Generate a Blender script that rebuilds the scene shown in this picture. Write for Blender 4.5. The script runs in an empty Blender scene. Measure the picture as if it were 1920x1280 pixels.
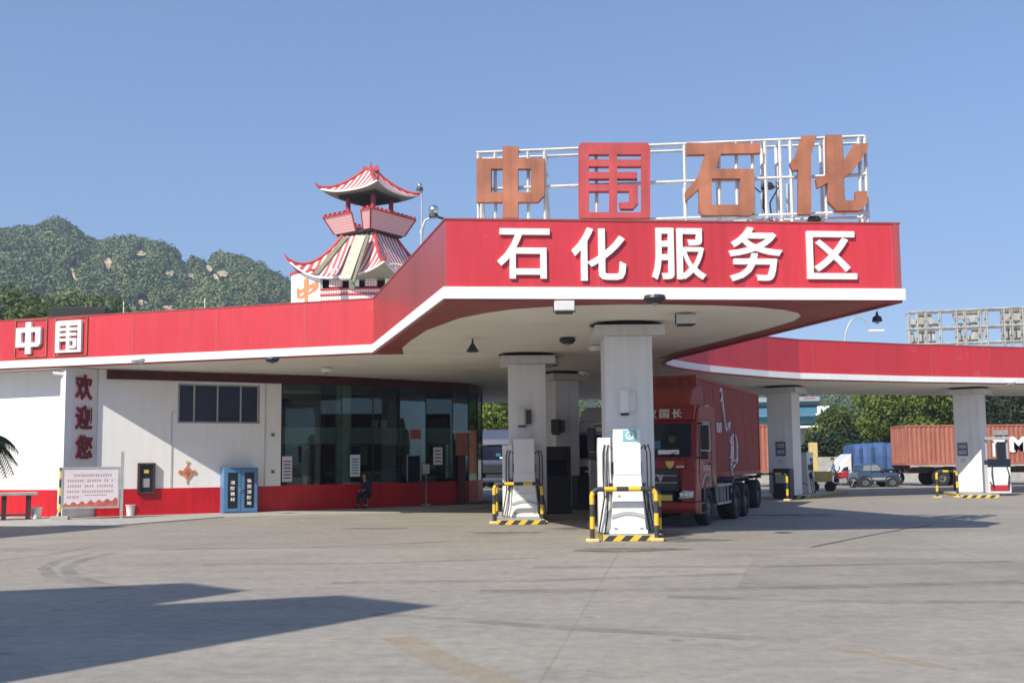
import bpy, bmesh, math, random
import numpy as np
from mathutils import Vector, Matrix
from mathutils.geometry import tessellate_polygon
R = math.radians
random.seed(7)
sc = bpy.context.scene
COL = sc.collection

# ------------------------------------------------------------------ camera
CAMH = 1.75
PITCH, ROLL, FPX = R(5.0), R(0.53), 1920.0
PPX, PPY = 960.0, 695.0                     # principal point in photo pixels
_F = Vector((0, math.cos(PITCH), math.sin(PITCH)))
_R0 = Vector((1, 0, 0)); _U0 = Vector((0, -math.sin(PITCH), math.cos(PITCH)))
_RT = _R0 * math.cos(ROLL) - _U0 * math.sin(ROLL)
_UP = _U0 * math.cos(ROLL) + _R0 * math.sin(ROLL)
cam_d = bpy.data.cameras.new('camera'); cam = bpy.data.objects.new('camera', cam_d); COL.objects.link(cam)
cam_d.sensor_width = 36; cam_d.lens = 36 * FPX / 1920
cam_d.shift_y = (PPY - 640) / 1920
cam_d.clip_end = 6000; cam_d.clip_start = .1
m = Matrix.Identity(4)
for i in range(3):
    m[i][0] = _RT[i]; m[i][1] = _UP[i]; m[i][2] = -_F[i]
m.translation = (0, 0, CAMH)
cam.matrix_world = m
sc.camera = cam

# ------------------------------------------------------------------ light
SUNV = Vector((-.735, -.97, 1.0)).normalized()     # towards the sun
w = bpy.data.worlds.new('World'); sc.world = w; w.use_nodes = True
nt = w.node_tree; nt.nodes.clear()
sky = nt.nodes.new('ShaderNodeTexSky'); sky.sky_type = 'NISHITA'; sky.sun_disc = False
sky.sun_elevation = math.asin(SUNV.z); sky.sun_rotation = math.atan2(SUNV.x, SUNV.y)
sky.air_density = 1.0; sky.dust_density = 0.5; sky.ozone_density = 3.0; sky.altitude = 50
bg = nt.nodes.new('ShaderNodeBackground'); bg.inputs[1].default_value = 0.148
out = nt.nodes.new('ShaderNodeOutputWorld')
gm = nt.nodes.new('ShaderNodeGamma'); gm.inputs[1].default_value = .64; nt.links.new(sky.outputs[0], gm.inputs[0])
tn = nt.nodes.new('ShaderNodeVectorMath'); tn.operation = 'MULTIPLY'; tn.inputs[1].default_value = (1.00, 1.17, 1.50)
nt.links.new(gm.outputs[0], tn.inputs[0]); nt.links.new(tn.outputs[0], bg.inputs[0]); nt.links.new(bg.outputs[0], out.inputs[0])
sd = bpy.data.lights.new('sun', 'SUN'); sd.energy = 4.6; sd.angle = R(.5); sd.color = (1, .93, .80)
so = bpy.data.objects.new('sun', sd); COL.objects.link(so); so.location = (-40, -50, 60)
so.rotation_euler = SUNV.to_track_quat('Z', 'Y').to_euler()
sc.view_settings.view_transform = 'Standard'; sc.view_settings.look = 'None'
sc.view_settings.gamma = 1; sc.view_settings.exposure = 0.36
sc.view_settings.use_curve_mapping = False

# ------------------------------------------------------------------ survey helpers: photo measurement -> place in the world
def ray(px, py):
    return _F + _RT * ((px - PPX) / FPX) + _UP * (-(py - PPY) / FPX)
EYE = Vector((0, 0, CAMH))
def at_z(px, py, z):
    d = ray(px, py); return EYE + d * ((z - CAMH) / d.z)
def at_y(px, py, Y):
    d = ray(px, py); return EYE + d * (Y / d.y)
def on_plane(px, py, A, B):
    """point on the vertical plane through plan points A, B"""
    d = ray(px, py); n = Vector((-(B[1] - A[1]), B[0] - A[0], 0))
    t = (Vector((A[0], A[1], 0)) - EYE).dot(n) / d.dot(n)
    return EYE + d * t

# ------------------------------------------------------------------ materials
MATS = {}
def nodes(name):
    mt = bpy.data.materials.new(name); mt.use_nodes = True
    MATS[name] = mt
    return mt, mt.node_tree, mt.node_tree.nodes['Principled BSDF']
def ramp(nt, fac, stops):
    r = nt.nodes.new('ShaderNodeValToRGB')
    e = r.color_ramp.elements
    while len(e) < len(stops): e.new(.5)
    for i, (p, c) in enumerate(stops):
        e[i].position = p; e[i].color = (c[0], c[1], c[2], 1)
    nt.links.new(fac, r.inputs[0]); return r.outputs[0]
def noise(nt, vec, scale, detail=4, rough=.55):
    n = nt.nodes.new('ShaderNodeTexNoise'); n.inputs['Scale'].default_value = scale
    n.inputs['Detail'].default_value = detail; n.inputs['Roughness'].default_value = rough
    if vec is not None: nt.links.new(vec, n.inputs['Vector'])
    return n.outputs['Fac']
def coords(nt, kind='Object', scale=(1, 1, 1), loc=(0, 0, 0), rot=(0, 0, 0)):
    t = nt.nodes.new('ShaderNodeTexCoord'); mp = nt.nodes.new('ShaderNodeMapping')
    mp.inputs['Scale'].default_value = scale; mp.inputs['Location'].default_value = loc
    mp.inputs['Rotation'].default_value = rot
    nt.links.new(t.outputs[kind], mp.inputs[0]); return mp.outputs[0]
def math_(nt, op, a, b=None, c=None):
    n = nt.nodes.new('ShaderNodeMath'); n.operation = op
    for i, v in enumerate((a, b, c)):
        if v is None: continue
        if isinstance(v, (int, float)): n.inputs[i].default_value = v
        else: nt.links.new(v, n.inputs[i])
    return n.outputs[0]
def mixc(nt, fac, a, b, mode='MIX'):
    n = nt.nodes.new('ShaderNodeMix'); n.data_type = 'RGBA'; n.blend_type = mode
    for i, v in ((0, fac), (6, a), (7, b)):
        if isinstance(v, (int, float)): n.inputs[i].default_value = v
        elif isinstance(v, tuple): n.inputs[i].default_value = (v[0], v[1], v[2], 1)
        else: nt.links.new(v, n.inputs[i])
    return n.outputs[2]
def mat(name, col, rough=.6, metal=0, var=.14, scale=2.5, bump=0., bscale=30, coat=0, streak=0., alpha=None):
    mt, nt, b = nodes(name)
    v = coords(nt)
    n = noise(nt, v, scale, 5)
    lo = tuple(c * (1 - var) for c in col); hi = tuple(min(1, c * (1 + var * .6)) for c in col)
    c = ramp(nt, n, [(.3, lo), (.7, hi)])
    if streak:
        s = noise(nt, coords(nt, 'Object', (2.2, 2.2, .16)), 2.2, 4)
        k = ramp(nt, s, [(.42, (1, 1, 1)), (.72, (1 - streak,) * 3)])
        c = mixc(nt, 1.0, c, k, 'MULTIPLY')
    nt.links.new(c, b.inputs['Base Color'])
    b.inputs['Roughness'].default_value = rough; b.inputs['Metallic'].default_value = metal
    b.inputs['Coat Weight'].default_value = coat
    if bump:
        bp = nt.nodes.new('ShaderNodeBump'); bp.inputs['Strength'].default_value = bump
        bp.inputs['Distance'].default_value = .02
        nt.links.new(noise(nt, v, bscale, 5), bp.inputs['Height']); nt.links.new(bp.outputs[0], b.inputs['Normal'])
    return mt
def uvmat(name, build, rough=.5, coat=0):
    mt, nt, b = nodes(name)
    t = nt.nodes.new('ShaderNodeTexCoord'); s = nt.nodes.new('ShaderNodeSeparateXYZ')
    nt.links.new(t.outputs['UV'], s.inputs[0])
    nt.links.new(build(nt, s.outputs[0], s.outputs[1]), b.inputs['Base Color'])
    b.inputs['Roughness'].default_value = rough; b.inputs['Coat Weight'].default_value = coat
    return mt
def glassmat(name, tint, spec=.35):
    mt = bpy.data.materials.new(name); mt.use_nodes = True; MATS[name] = mt
    nt = mt.node_tree; nt.nodes.clear()
    o = nt.nodes.new('ShaderNodeOutputMaterial'); mx = nt.nodes.new('ShaderNodeMixShader')
    tr = nt.nodes.new('ShaderNodeBsdfTransparent'); tr.inputs[0].default_value = (*tint, 1)
    gl = nt.nodes.new('ShaderNodeBsdfGlossy'); gl.inputs['Roughness'].default_value = .03
    gl.inputs[0].default_value = (.66, .72, .78, 1)
    fr = nt.nodes.new('ShaderNodeFresnel'); fr.inputs[0].default_value = 1.5
    f = math_(nt, 'ADD', math_(nt, 'MULTIPLY', fr.outputs[0], .8), spec)
    nt.links.new(f, mx.inputs[0]); nt.links.new(tr.outputs[0], mx.inputs[1]); nt.links.new(gl.outputs[0], mx.inputs[2])
    nt.links.new(mx.outputs[0], o.inputs[0])
    return mt

# ------------------------------------------------------------------ mesh builder
class MB:
    def __init__(s): s.v = []; s.f = []; s.uv = []
    def face(s, pts, uvs=None):
        i = len(s.v); s.v += [tuple(p) for p in pts]; s.f.append(tuple(range(i, i + len(pts))))
        s.uv.append(uvs if uvs else [(0, 0)] * len(pts)); return s
    def box(s, c, d, rz=0):
        cx, cy, cz = c; a, b, h = d[0] / 2, d[1] / 2, d[2] / 2
        co, si = math.cos(rz), math.sin(rz)
        P = [(cx + x * co - y * si, cy + x * si + y * co, cz + z) for z in (-h, h) for x, y in ((-a, -b), (a, -b), (a, b), (-a, b))]
        W, D, H = d
        for idx, (u, v) in (((0, 3, 2, 1), (W, D)), ((4, 5, 6, 7), (W, D)), ((0, 1, 5, 4), (W, H)), ((1, 2, 6, 5), (D, H)), ((2, 3, 7, 6), (W, H)), ((3, 0, 4, 7), (D, H))):
            s.face([P[i] for i in idx], [(0, 0), (u, 0), (u, v), (0, v)])
        return s
    def prism(s, poly, ax='z', a=0., b=1.):
        """poly: 2D outline; extruded a..b along axis ax (z: poly=(x,y); y: poly=(x,z); x: poly=(y,z))"""
        def P(p, t):
            return {'z': (p[0], p[1], t), 'y': (p[0], t, p[1]), 'x': (t, p[0], p[1])}[ax]
        tri = tessellate_polygon([[Vector((p[0], p[1], 0)) for p in poly]])
        area = sum(poly[i][0] * poly[(i + 1) % len(poly)][1] - poly[(i + 1) % len(poly)][0] * poly[i][1] for i in range(len(poly)))
        for t in tri:
            s.face([P(poly[i], b) for i in t], [poly[i] for i in t]); s.face([P(poly[i], a) for i in reversed(t)], [poly[i] for i in reversed(t)])
        d = 0
        for i in range(len(poly)):
            p, q = poly[i], poly[(i + 1) % len(poly)]
            L = math.dist(p, q)
            s.face([P(p, a), P(q, a), P(q, b), P(p, b)], [(d, a), (d + L, a), (d + L, b), (d, b)]); d += L
        return s
    def tube(s, pts, r, n=8, caps=True):
        pts = [Vector(p) for p in pts]; rs = r if isinstance(r, (list, tuple)) else [r] * len(pts)
        rings = []; d = 0; prev = None
        for i, p in enumerate(pts):
            t = (pts[min(i + 1, len(pts) - 1)] - pts[max(i - 1, 0)]).normalized()
            ref = Vector((0, 0, 1)) if abs(t.z) < .95 else Vector((1, 0, 0))
            if prev is None: u = t.cross(ref).normalized()
            else: u = (prev - t * prev.dot(t)).normalized()
            prev = u; vv = t.cross(u)
            if i: d += (p - pts[i - 1]).length
            rings.append(([p + (u * math.cos(2 * math.pi * k / n) + vv * math.sin(2 * math.pi * k / n)) * rs[i] for k in range(n)], d))
        for (a, da), (b, db) in zip(rings, rings[1:]):
            for k in range(n):
                l = (k + 1) % n
                s.face([a[k], a[l], b[l], b[k]], [(da, k / n), (da, (k + 1) / n), (db, (k + 1) / n), (db, k / n)])
        if caps:
            s.face(list(reversed(rings[0][0]))); s.face(rings[-1][0])
        return s
    def lathe(s, prof, c=(0, 0, 0), n=24, ax='z'):
        """prof: (radius, height) pairs"""
        def P(r, h, k):
            a = 2 * math.pi * k / n; x, y = r * math.cos(a), r * math.sin(a)
            q = {'z': (x, y, h), 'y': (x, h, y), 'x': (h, x, y)}[ax]
            return (c[0] + q[0], c[1] + q[1], c[2] + q[2])
        for (r0, h0), (r1, h1) in zip(prof, prof[1:]):
            for k in range(n):
                q = [P(r0, h0, k), P(r0, h0, k + 1), P(r1, h1, k + 1), P(r1, h1, k)]
                u = [(k / n, h0), ((k + 1) / n, h0), ((k + 1) / n, h1), (k / n, h1)]
                if r0 < 1e-6: q, u = [q[0], q[2], q[3]], [u[0], u[2], u[3]]
                elif r1 < 1e-6: q, u = q[:3], u[:3]
                s.face(q, u)
        return s
    def sphere(s, c, r, n=14):
        return s.lathe([(r * math.sin(math.pi * i / n), -r * math.cos(math.pi * i / n)) for i in range(n + 1)], c, n * 2)
    def build(s, name, m_, parent=None, smooth=False, bevel=0., weld=True):
        me = bpy.data.meshes.new(name); me.from_pydata(s.v, [], s.f)
        ul = me.uv_layers.new(name='UVMap'); flat = [c for f in s.uv for uv in f for c in uv[:2]]
        ul.data.foreach_set('uv', flat)
        me.materials.append(m_ if not isinstance(m_, str) else MATS[m_])
        if weld:
            bm = bmesh.new(); bm.from_mesh(me); bmesh.ops.remove_doubles(bm, verts=bm.verts, dist=1e-5)
            bmesh.ops.recalc_face_normals(bm, faces=bm.faces); bm.to_mesh(me); bm.free()
        o = bpy.data.objects.new(name, me); COL.objects.link(o)
        if parent: o.parent = parent
        if smooth:
            me.polygons.foreach_set('use_smooth', [True] * len(me.polygons))
            try: me.set_sharp_from_angle(angle=R(40))
            except Exception: pass
        if bevel:
            b = o.modifiers.new('bevel', 'BEVEL'); b.width = bevel; b.segments = 2; b.limit_method = 'ANGLE'; b.angle_limit = R(35)
        return o
def tag(o, label=None, cat=None, group=None, kind=None):
    for k, v in (('label', label), ('category', cat), ('group', group), ('kind', kind)):
        if v: o[k] = v
    return o
def empty(name, loc=(0, 0, 0), rz=0., label=None, cat=None, group=None):
    o = bpy.data.objects.new(name, None); COL.objects.link(o); o.location = loc; o.rotation_euler = (0, 0, rz)
    o.empty_display_size = .2
    return tag(o, label, cat, group)
def kids(o): return [c for c in COL.objects if c.parent == o]
def copy_tree(o, parent=None):
    c = o.copy(); COL.objects.link(c); c.parent = parent
    for ch in [x for x in list(COL.objects) if x.parent == o]: copy_tree(ch, c)
    return c
def glyphs(name, text, mt, parent, x0, z0, wd, ht, y, depth=.03, bold=.02, mirror=False):
    """writing as a solid mesh in the local XZ plane, fitted to the box (x0, z0, wd, ht), front face towards -Y at y.
    The strokes are thickened by laying shifted copies over each other, each 0.6 mm prouder than the last."""
    cu = bpy.data.curves.new(name, 'FONT'); cu.body = text; cu.size = 1; cu.extrude = .5; cu.offset = min(bold, .012)
    cu.resolution_u = 3
    t = bpy.data.objects.new(name, cu); COL.objects.link(t)
    dg = bpy.context.evaluated_depsgraph_get(); dg.update()
    me = bpy.data.meshes.new_from_object(t.evaluated_get(dg))
    bpy.data.objects.remove(t); bpy.data.curves.remove(cu)
    n = len(me.vertices); co = np.empty(n * 3, np.float32); me.vertices.foreach_get('co', co); co = co.reshape(-1, 3)
    faces = [tuple(p.vertices) for p in me.polygons]; bpy.data.meshes.remove(me)
    sh = [(0, 0)]
    if bold > .012:
        b = bold - .012; sh = [(b * math.cos(a), b * math.sin(a)) for a in [k * math.pi / 4 for k in range(8)]] + ([(0, 0)] if b > .03 else [])
    V, F = [], []
    for k, (sx_, sy_) in enumerate(sh):
        c = co.copy(); c[:, 0] += sx_; c[:, 1] += sy_; c[:, 2] = np.where(co[:, 2] > 0, 1 + .0006 * k / depth, 0 - .0003 * k / depth)
        F += [tuple(i + len(V) * n for i in f) for f in faces]; V.append(c)
    co = np.concatenate(V); mn, mx = co.min(0), co.max(0)
    u = (co[:, 0] - mn[0]) / (mx[0] - mn[0]); v = (co[:, 1] - mn[1]) / (mx[1] - mn[1])
    if mirror: u = 1 - u; F = [tuple(reversed(f)) for f in F]
    new = np.stack([x0 + u * wd, y - co[:, 2] * depth, z0 + v * ht], 1)
    me = bpy.data.meshes.new(name); me.from_pydata(new.tolist(), [], F)
    me.materials.append(mt if not isinstance(mt, str) else MATS[mt]); me.update()
    o = bpy.data.objects.new(name, me); COL.objects.link(o); o.parent = parent
    return o

# ------------------------------------------------------------------ colours
mat('white_paint', (.80, .80, .79), .55, var=.04, scale=.6, streak=.06, bump=.05)
mat('white_wall', (.88, .87, .86), .7, var=.03, scale=.5, streak=.05, bump=.12, bscale=14)
mat('pillar_stone', (.80, .80, .82), .5, var=.06, scale=1.2, streak=.12, bump=.08, bscale=20)
mat('cap_stone', (.64, .64, .63), .7, var=.1, scale=1.2, streak=.12)
mat('soffit', (.84, .80, .71), .75, var=.12, scale=.35, bump=.08, bscale=6)
mat('soffit_red', (.33, .06, .05), .5, var=.25, scale=1.0)
mat('dado_red', (.62, .006, .016), .45, var=.14, scale=.9, streak=.25)
mat('greeting_red', (.20, .012, .03), .5, var=.15)
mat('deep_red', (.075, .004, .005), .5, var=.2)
mat('letter_white', (.86, .86, .85), .5, var=.05, scale=1.5, streak=.06)
mat('rust_orange', (.40, .150, .085), .75, var=.28, scale=1.6, streak=.25, bump=.2)
mat('letter_red', (.46, .055, .06), .6, var=.2, scale=1.6, streak=.2)
mat('steel_white', (.74, .74, .73), .5, var=.16, scale=3, streak=.15)
mat('steel_grey', (.42, .43, .44), .5, metal=.3, var=.2)
mat('faded_back', (.44, .43, .40), .7, var=.3, scale=2, streak=.3)
mat('dark_metal', (.05, .055, .06), .45, metal=.4, var=.2)
mat('black_rubber', (.018, .018, .02), .6, var=.25)
mat('tyre', (.025, .025, .026), .85, var=.3, scale=6)
mat('rim', (.15, .15, .15), .5, metal=.5, var=.3)
mat('chrome', (.75, .76, .78), .18, metal=1, var=.05)
mat('truck_red', (.26, .018, .015), .45, var=.15, coat=.1)
mat('box_red', (.34, .050, .036), .55, var=.16, scale=1.5, streak=.25)
mat('container_orange', (.43, .155, .105), .6, var=.16, scale=1.2, streak=.25)
mat('cream_print', (.58, .52, .42), .6)
mat('print_white', (.80, .77, .77), .6, var=.2, scale=5)
mat('lamp_glass', (.8, .82, .85), .08, var=.05)
mat('kerb_concrete', (.42, .41, .38), .85, var=.2, scale=3, bump=.2)
mat('yellow_foot', (.72, .56, .24), .8, var=.2, scale=6)
mat('dispenser_white', (.83, .83, .82), .35, var=.05, scale=2, streak=.07)
mat('grey_band', (.45, .46, .48), .5)
mat('teal', (.22, .55, .62), .5)
mat('pale_blue', (.62, .76, .82), .5)
mat('purple_plate', (.10, .09, .19), .5)
mat('cabinet_blue', (.09, .22, .42), .35, var=.1)
mat('dark_glass', (.012, .018, .035), .08, var=.3, scale=.7)
mat('blue_black_glass', (.010, .018, .055), .30, var=.5, scale=.8)
mat('wood_dark', (.07, .035, .03), .5, var=.3)
mat('skin', (.48, .29, .20), .55)
mat('navy_cloth', (.018, .022, .06), .9)
mat('grey_cloth', (.30, .36, .42), .9)
mat('hair', (.012, .010, .010), .6)
mat('pink_plastic', (.55, .22, .16), .5)
mat('plastic_white', (.78, .78, .76), .5)
mat('board_print', (.66, .60, .64), .5, var=.06)
mat('print_brown', (.36, .16, .15), .6)
mat('print_red', (.50, .12, .09), .6, var=.35, scale=8)
mat('orange_deco', (.70, .24, .10), .6)
mat('gold', (.66, .50, .12), .5)
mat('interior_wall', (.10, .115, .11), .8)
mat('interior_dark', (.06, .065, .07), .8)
mat('mezz', (.84, .90, .84), .6)
mat('trunk', (.11, .085, .06), .9, var=.3, scale=8, bump=.5)
mat('soil', (.50, .38, .23), .95, var=.2, scale=.08)
mat('tarp_blue', (.055, .12, .30), .6, var=.25, scale=1.2, bump=.3, bscale=3)
mat('slate_paint', (.07, .08, .13), .4, var=.1)
mat('car_blue', (.045, .085, .16), .3, var=.08, coat=.5)
mat('cab_white', (.78, .78, .78), .3, var=.04, coat=.3)
mat('awning_blue', (.045, .16, .24), .5, var=.1)
mat('moto_red', (.45, .03, .04), .35)
mat('beige_beam', (.60, .58, .46), .75, var=.12, streak=.15)
mat('olive_beam', (.26, .24, .17), .8, var=.15)
mat('tower_red', (.52, .06, .06), .6, var=.2)
mat('column_red', (.34, .035, .04), .5, var=.15)
mat('tower_dark', (.03, .035, .03), .8)
mat('pale_window', (.25, .30, .32), .2)
mat('crack', (.06, .06, .06), .9)
mat('faded_yellow', (.42, .37, .24), .9, var=.2, scale=3)
mat('asphalt_dark', (.035, .035, .035), .9)
glassmat('shop_glass', (.64, .73, .70), .03)
glassmat('cab_glass', (.25, .32, .30), .06)

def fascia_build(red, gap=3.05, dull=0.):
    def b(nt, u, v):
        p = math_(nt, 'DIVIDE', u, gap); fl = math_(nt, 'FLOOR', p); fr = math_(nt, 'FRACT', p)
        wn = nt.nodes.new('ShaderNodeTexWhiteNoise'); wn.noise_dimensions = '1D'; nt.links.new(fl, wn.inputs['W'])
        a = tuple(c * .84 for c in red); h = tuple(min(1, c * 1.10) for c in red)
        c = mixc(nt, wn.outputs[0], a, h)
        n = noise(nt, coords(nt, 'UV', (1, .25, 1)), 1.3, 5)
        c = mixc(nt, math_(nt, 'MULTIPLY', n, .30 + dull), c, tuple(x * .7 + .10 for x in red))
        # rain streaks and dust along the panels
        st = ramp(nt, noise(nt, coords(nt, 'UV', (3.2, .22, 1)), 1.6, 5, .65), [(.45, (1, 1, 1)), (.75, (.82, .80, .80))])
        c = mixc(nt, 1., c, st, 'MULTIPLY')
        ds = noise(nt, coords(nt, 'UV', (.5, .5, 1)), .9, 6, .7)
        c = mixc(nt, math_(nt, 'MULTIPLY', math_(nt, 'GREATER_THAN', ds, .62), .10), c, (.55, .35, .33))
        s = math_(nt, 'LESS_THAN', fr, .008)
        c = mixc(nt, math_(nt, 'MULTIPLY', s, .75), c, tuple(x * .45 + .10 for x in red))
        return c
    return b
uvmat('fascia_red', fascia_build((.60, .026, .042)), .42)
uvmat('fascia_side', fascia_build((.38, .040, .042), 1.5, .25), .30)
uvmat('hazard', lambda nt, u, v: mixc(nt, math_(nt, 'LESS_THAN', math_(nt, 'FRACT', math_(nt, 'DIVIDE', math_(nt, 'SUBTRACT', u, v), .36)), .52), (.75, .50, .03), (.04, .04, .045)), .6)
uvmat('pole_stripe', lambda nt, u, v: mixc(nt, math_(nt, 'LESS_THAN', math_(nt, 'FRACT', math_(nt, 'DIVIDE', u, .52)), .5), (.78, .50, .03), (.045, .045, .05)), .5)
uvmat('roof_tile', lambda nt, u, v: mixc(nt, math_(nt, 'LESS_THAN', math_(nt, 'FRACT', math_(nt, 'DIVIDE', u, .29)), .45), (.50, .10, .10), (.80, .72, .70)), .6)
uvmat('lattice', lambda nt, u, v: mixc(nt, math_(nt, 'LESS_THAN', math_(nt, 'MULTIPLY', math_(nt, 'SUBTRACT', math_(nt, 'FRACT', math_(nt, 'DIVIDE', math_(nt, 'ADD', u, v), .26)), .5), math_(nt, 'SUBTRACT', math_(nt, 'FRACT', math_(nt, 'DIVIDE', math_(nt, 'SUBTRACT', u, v), .26)), .5)), 0), (.78, .74, .74), (.60, .25, .25)), .6)
uvmat('pink_tile', lambda nt, u, v: mixc(nt, math_(nt, 'LESS_THAN', math_(nt, 'FRACT', math_(nt, 'DIVIDE', v, .12)), .25), (.70, .42, .42), (.55, .22, .22)), .6)

# concrete yard
mt, nt, b = nodes('concrete')
v = coords(nt)
big = noise(nt, coords(nt, 'Object', (1, 1, 1)), .09, 4)
swirl = noise(nt, coords(nt, 'Object', (.12, .8, 1), rot=(0, 0, R(-8))), .7, 6, .62)
fine = noise(nt, v, 5, 8, .7)
grit = noise(nt, v, 60, 3, .6)
c = ramp(nt, big, [(.32, (0.245, 0.237, 0.219)), (.50, (0.284, 0.275, 0.258)), (.68, (0.318, 0.305, 0.275))])
c = mixc(nt, math_(nt, 'MULTIPLY', swirl, .9), c, ramp(nt, swirl, [(.35, (0.206, 0.202, 0.194)), (.6, (0.318, 0.305, 0.284))]))
c = mixc(nt, .36, c, ramp(nt, fine, [(.38, (0.172, 0.163, 0.155)), (.65, (0.378, 0.370, 0.344))]))
c = mixc(nt, .12, c, ramp(nt, grit, [(.4, (.16, .16, .16)), (.6, (.5, .5, .48))]))
br = nt.nodes.new('ShaderNodeTexBrick'); br.offset = 0
br.inputs['Scale'].default_value = 1; br.inputs['Brick Width'].default_value = 6.2; br.inputs['Row Height'].default_value = 5.2
br.inputs['Mortar Size'].default_value = .022; br.inputs['Mortar Smooth'].default_value = .6
br.inputs['Color1'].default_value = (1, 1, 1, 1); br.inputs['Color2'].default_value = (.90, .90, .91, 1); br.inputs['Mortar'].default_value = (.80, .79, .76, 1)
nt.links.new(coords(nt, 'Object', rot=(0, 0, R(9)), loc=(1.1, .6, 0)), br.inputs['Vector'])
c = mixc(nt, .8, c, br.outputs[0], 'MULTIPLY')
# oil and tyre stains
ol = noise(nt, coords(nt, 'Object', (.35, 1, 1), loc=(3, 7, 0)), .55, 5)
c = mixc(nt, 1., c, ramp(nt, ol, [(.56, (1, 1, 1)), (.74, (.80, .80, .80))]), 'MULTIPLY')
# blotches of a metre or two and scattered drips
bl = noise(nt, coords(nt, 'Object', (.7, 1, 1), loc=(11, 2, 0)), .8, 6, .7)
c = mixc(nt, 1., c, ramp(nt, bl, [(.34, (.89, .89, .90)), (.62, (1.06, 1.05, 1.03))]), 'MULTIPLY')
vo = nt.nodes.new('ShaderNodeTexVoronoi'); vo.inputs['Scale'].default_value = .9; nt.links.new(coords(nt, 'Object', loc=(4, 4, 0)), vo.inputs['Vector'])
c = mixc(nt, 1., c, ramp(nt, math_(nt, 'ADD', vo.outputs['Distance'], math_(nt, 'MULTIPLY', fine, .16)), [(.12, (.72, .71, .70)), (.17, (1, 1, 1))]), 'MULTIPLY')
c = mixc(nt, 1., c, (1.13, 1.07, .975), 'MULTIPLY')
nt.links.new(c, b.inputs['Base Color']); b.inputs['Roughness'].default_value = .85
bp = nt.nodes.new('ShaderNodeBump'); bp.inputs['Strength'].default_value = .25; bp.inputs['Distance'].default_value = .01
nt.links.new(fine, bp.inputs['Height']); nt.links.new(bp.outputs[0], b.inputs['Normal'])

def leafmat(name, dark, light, scale=.9, sub=.35):
    mt, nt, b = nodes(name)
    v = coords(nt)
    c = ramp(nt, noise(nt, v, scale, 6, .7), [(.3, dark), (.7, light)])
    nt.links.new(c, b.inputs['Base Color']); b.inputs['Roughness'].default_value = .6
    o = nt.nodes['Material Output']; tr = nt.nodes.new('ShaderNodeBsdfTranslucent'); mx = nt.nodes.new('ShaderNodeMixShader')
    nt.links.new(c, tr.inputs[0]); mx.inputs[0].default_value = sub
    nt.links.new(b.outputs[0], mx.inputs[1]); nt.links.new(tr.outputs[0], mx.inputs[2]); nt.links.new(mx.outputs[0], o.inputs[0])
leafmat('leaf_bright', (.07, .12, .015), (.26, .32, .05))
leafmat('leaf_mid', (.05, .085, .018), (.18, .22, .045))
leafmat('leaf_dark', (.012, .025, .010), (.045, .07, .02))
leafmat('wood_leaf', (.045, .082, .024), (.20, .23, .075), .03, 0.)

# ================================================================== SETTING
leafmat('verge', (.05, .07, .02), (.13, .13, .05), .3, 0.)
tag(MB().face([(-1500, -300, -.03), (1500, -300, -.03), (1500, 3200, -.03), (-1500, 3200, -.03)]).build('ground', 'verge'), kind='structure')
tag(MB().face([(-70, -40, 0), (85, -40, 0), (85, 76, 0), (-70, 76, 0)]).build('concrete_yard', 'concrete'), kind='structure')

# building wall line and its pavement
WA, WB = at_z(183, 968, .03), at_z(600, 955, .03)
wd = (WB - WA); wd.z = 0; wd.normalize(); wn = Vector((wd.y, -wd.x, 0))          # wn points to the forecourt
W0 = WA - wd * 16
WANG = math.atan2(wd.y, wd.x)
def wall_sz(px, py):
    p = on_plane(px, py, W0, W0 + wd); return (p - W0).dot(wd), p.z
pv = [W0 + wn * 2.6, W0 + wd * 12 + wn * 2.2, at_z(200, 985, .03), at_z(420, 968, .03), at_z(640, 962, .03), at_z(790, 958, .03), at_z(905, 951, .03), Vector((.4, 56, 0)), Vector((-14, 56, 0)), W0]
tag(MB().prism([(p.x, p.y) for p in pv], 'z', -.01, .03).build('pavement', 'kerb_concrete'), kind='structure')

# worn marks in the yard (sheets 4 mm up)
def strip(name, pts, wdt, m_, z=.004):
    mb = MB(); P = [at_z(x, y, z) for x, y in pts]
    for i in range(len(P) - 1):
        d = (P[i + 1] - P[i]).normalized(); n = Vector((-d.y, d.x, 0)) * wdt / 2
        mb.face([P[i] - n, P[i + 1] - n, P[i + 1] + n, P[i] + n])
    return tag(mb.build(name, m_), kind='structure')
def fadedmat(name, col, thr=.5, scale=6, strength=1.):
    mt, nt, b = nodes(name); b.inputs['Base Color'].default_value = (*col, 1); b.inputs['Roughness'].default_value = .9
    k = ramp(nt, noise(nt, coords(nt, 'Object'), scale, 6, .75), [(thr - .18, (0, 0, 0)), (thr + .22, (strength,) * 3)])
    nt.links.new(k, b.inputs['Alpha'])
fadedmat('worn_yellow', (.50, .38, .22), .50, 7, .55)
fadedmat('worn_white', (.60, .60, .58), .55, 7, .5)
fadedmat('tyre_rubber', (.12, .12, .12), .50, 1.1, .30)
fadedmat('joint_tar', (.05, .05, .05), .40, 9, .9)
strip('painted_line', [(745, 1192), (800, 1222), (860, 1250), (960, 1285)], .34, 'worn_yellow')
strip('painted_line', [(1555, 1212), (1640, 1225), (1760, 1248)], .16, 'worn_yellow')
strip('expansion_joint', [(1522, 1025), (1600, 1009), (1700, 990), (1745, 984)], .09, 'joint_tar')
strip('painted_line', [(1800, 1148), (1870, 1158), (1930, 1163)], .10, 'worn_white')
for dx in (0, 42):
    strip('tyre_marks', [(170 + dx, 1036), (110 + dx, 1050), (82 + dx, 1065), (95 + dx, 1080), (140 + dx, 1092), (205 + dx, 1103)], .22, 'tyre_rubber')
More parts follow.
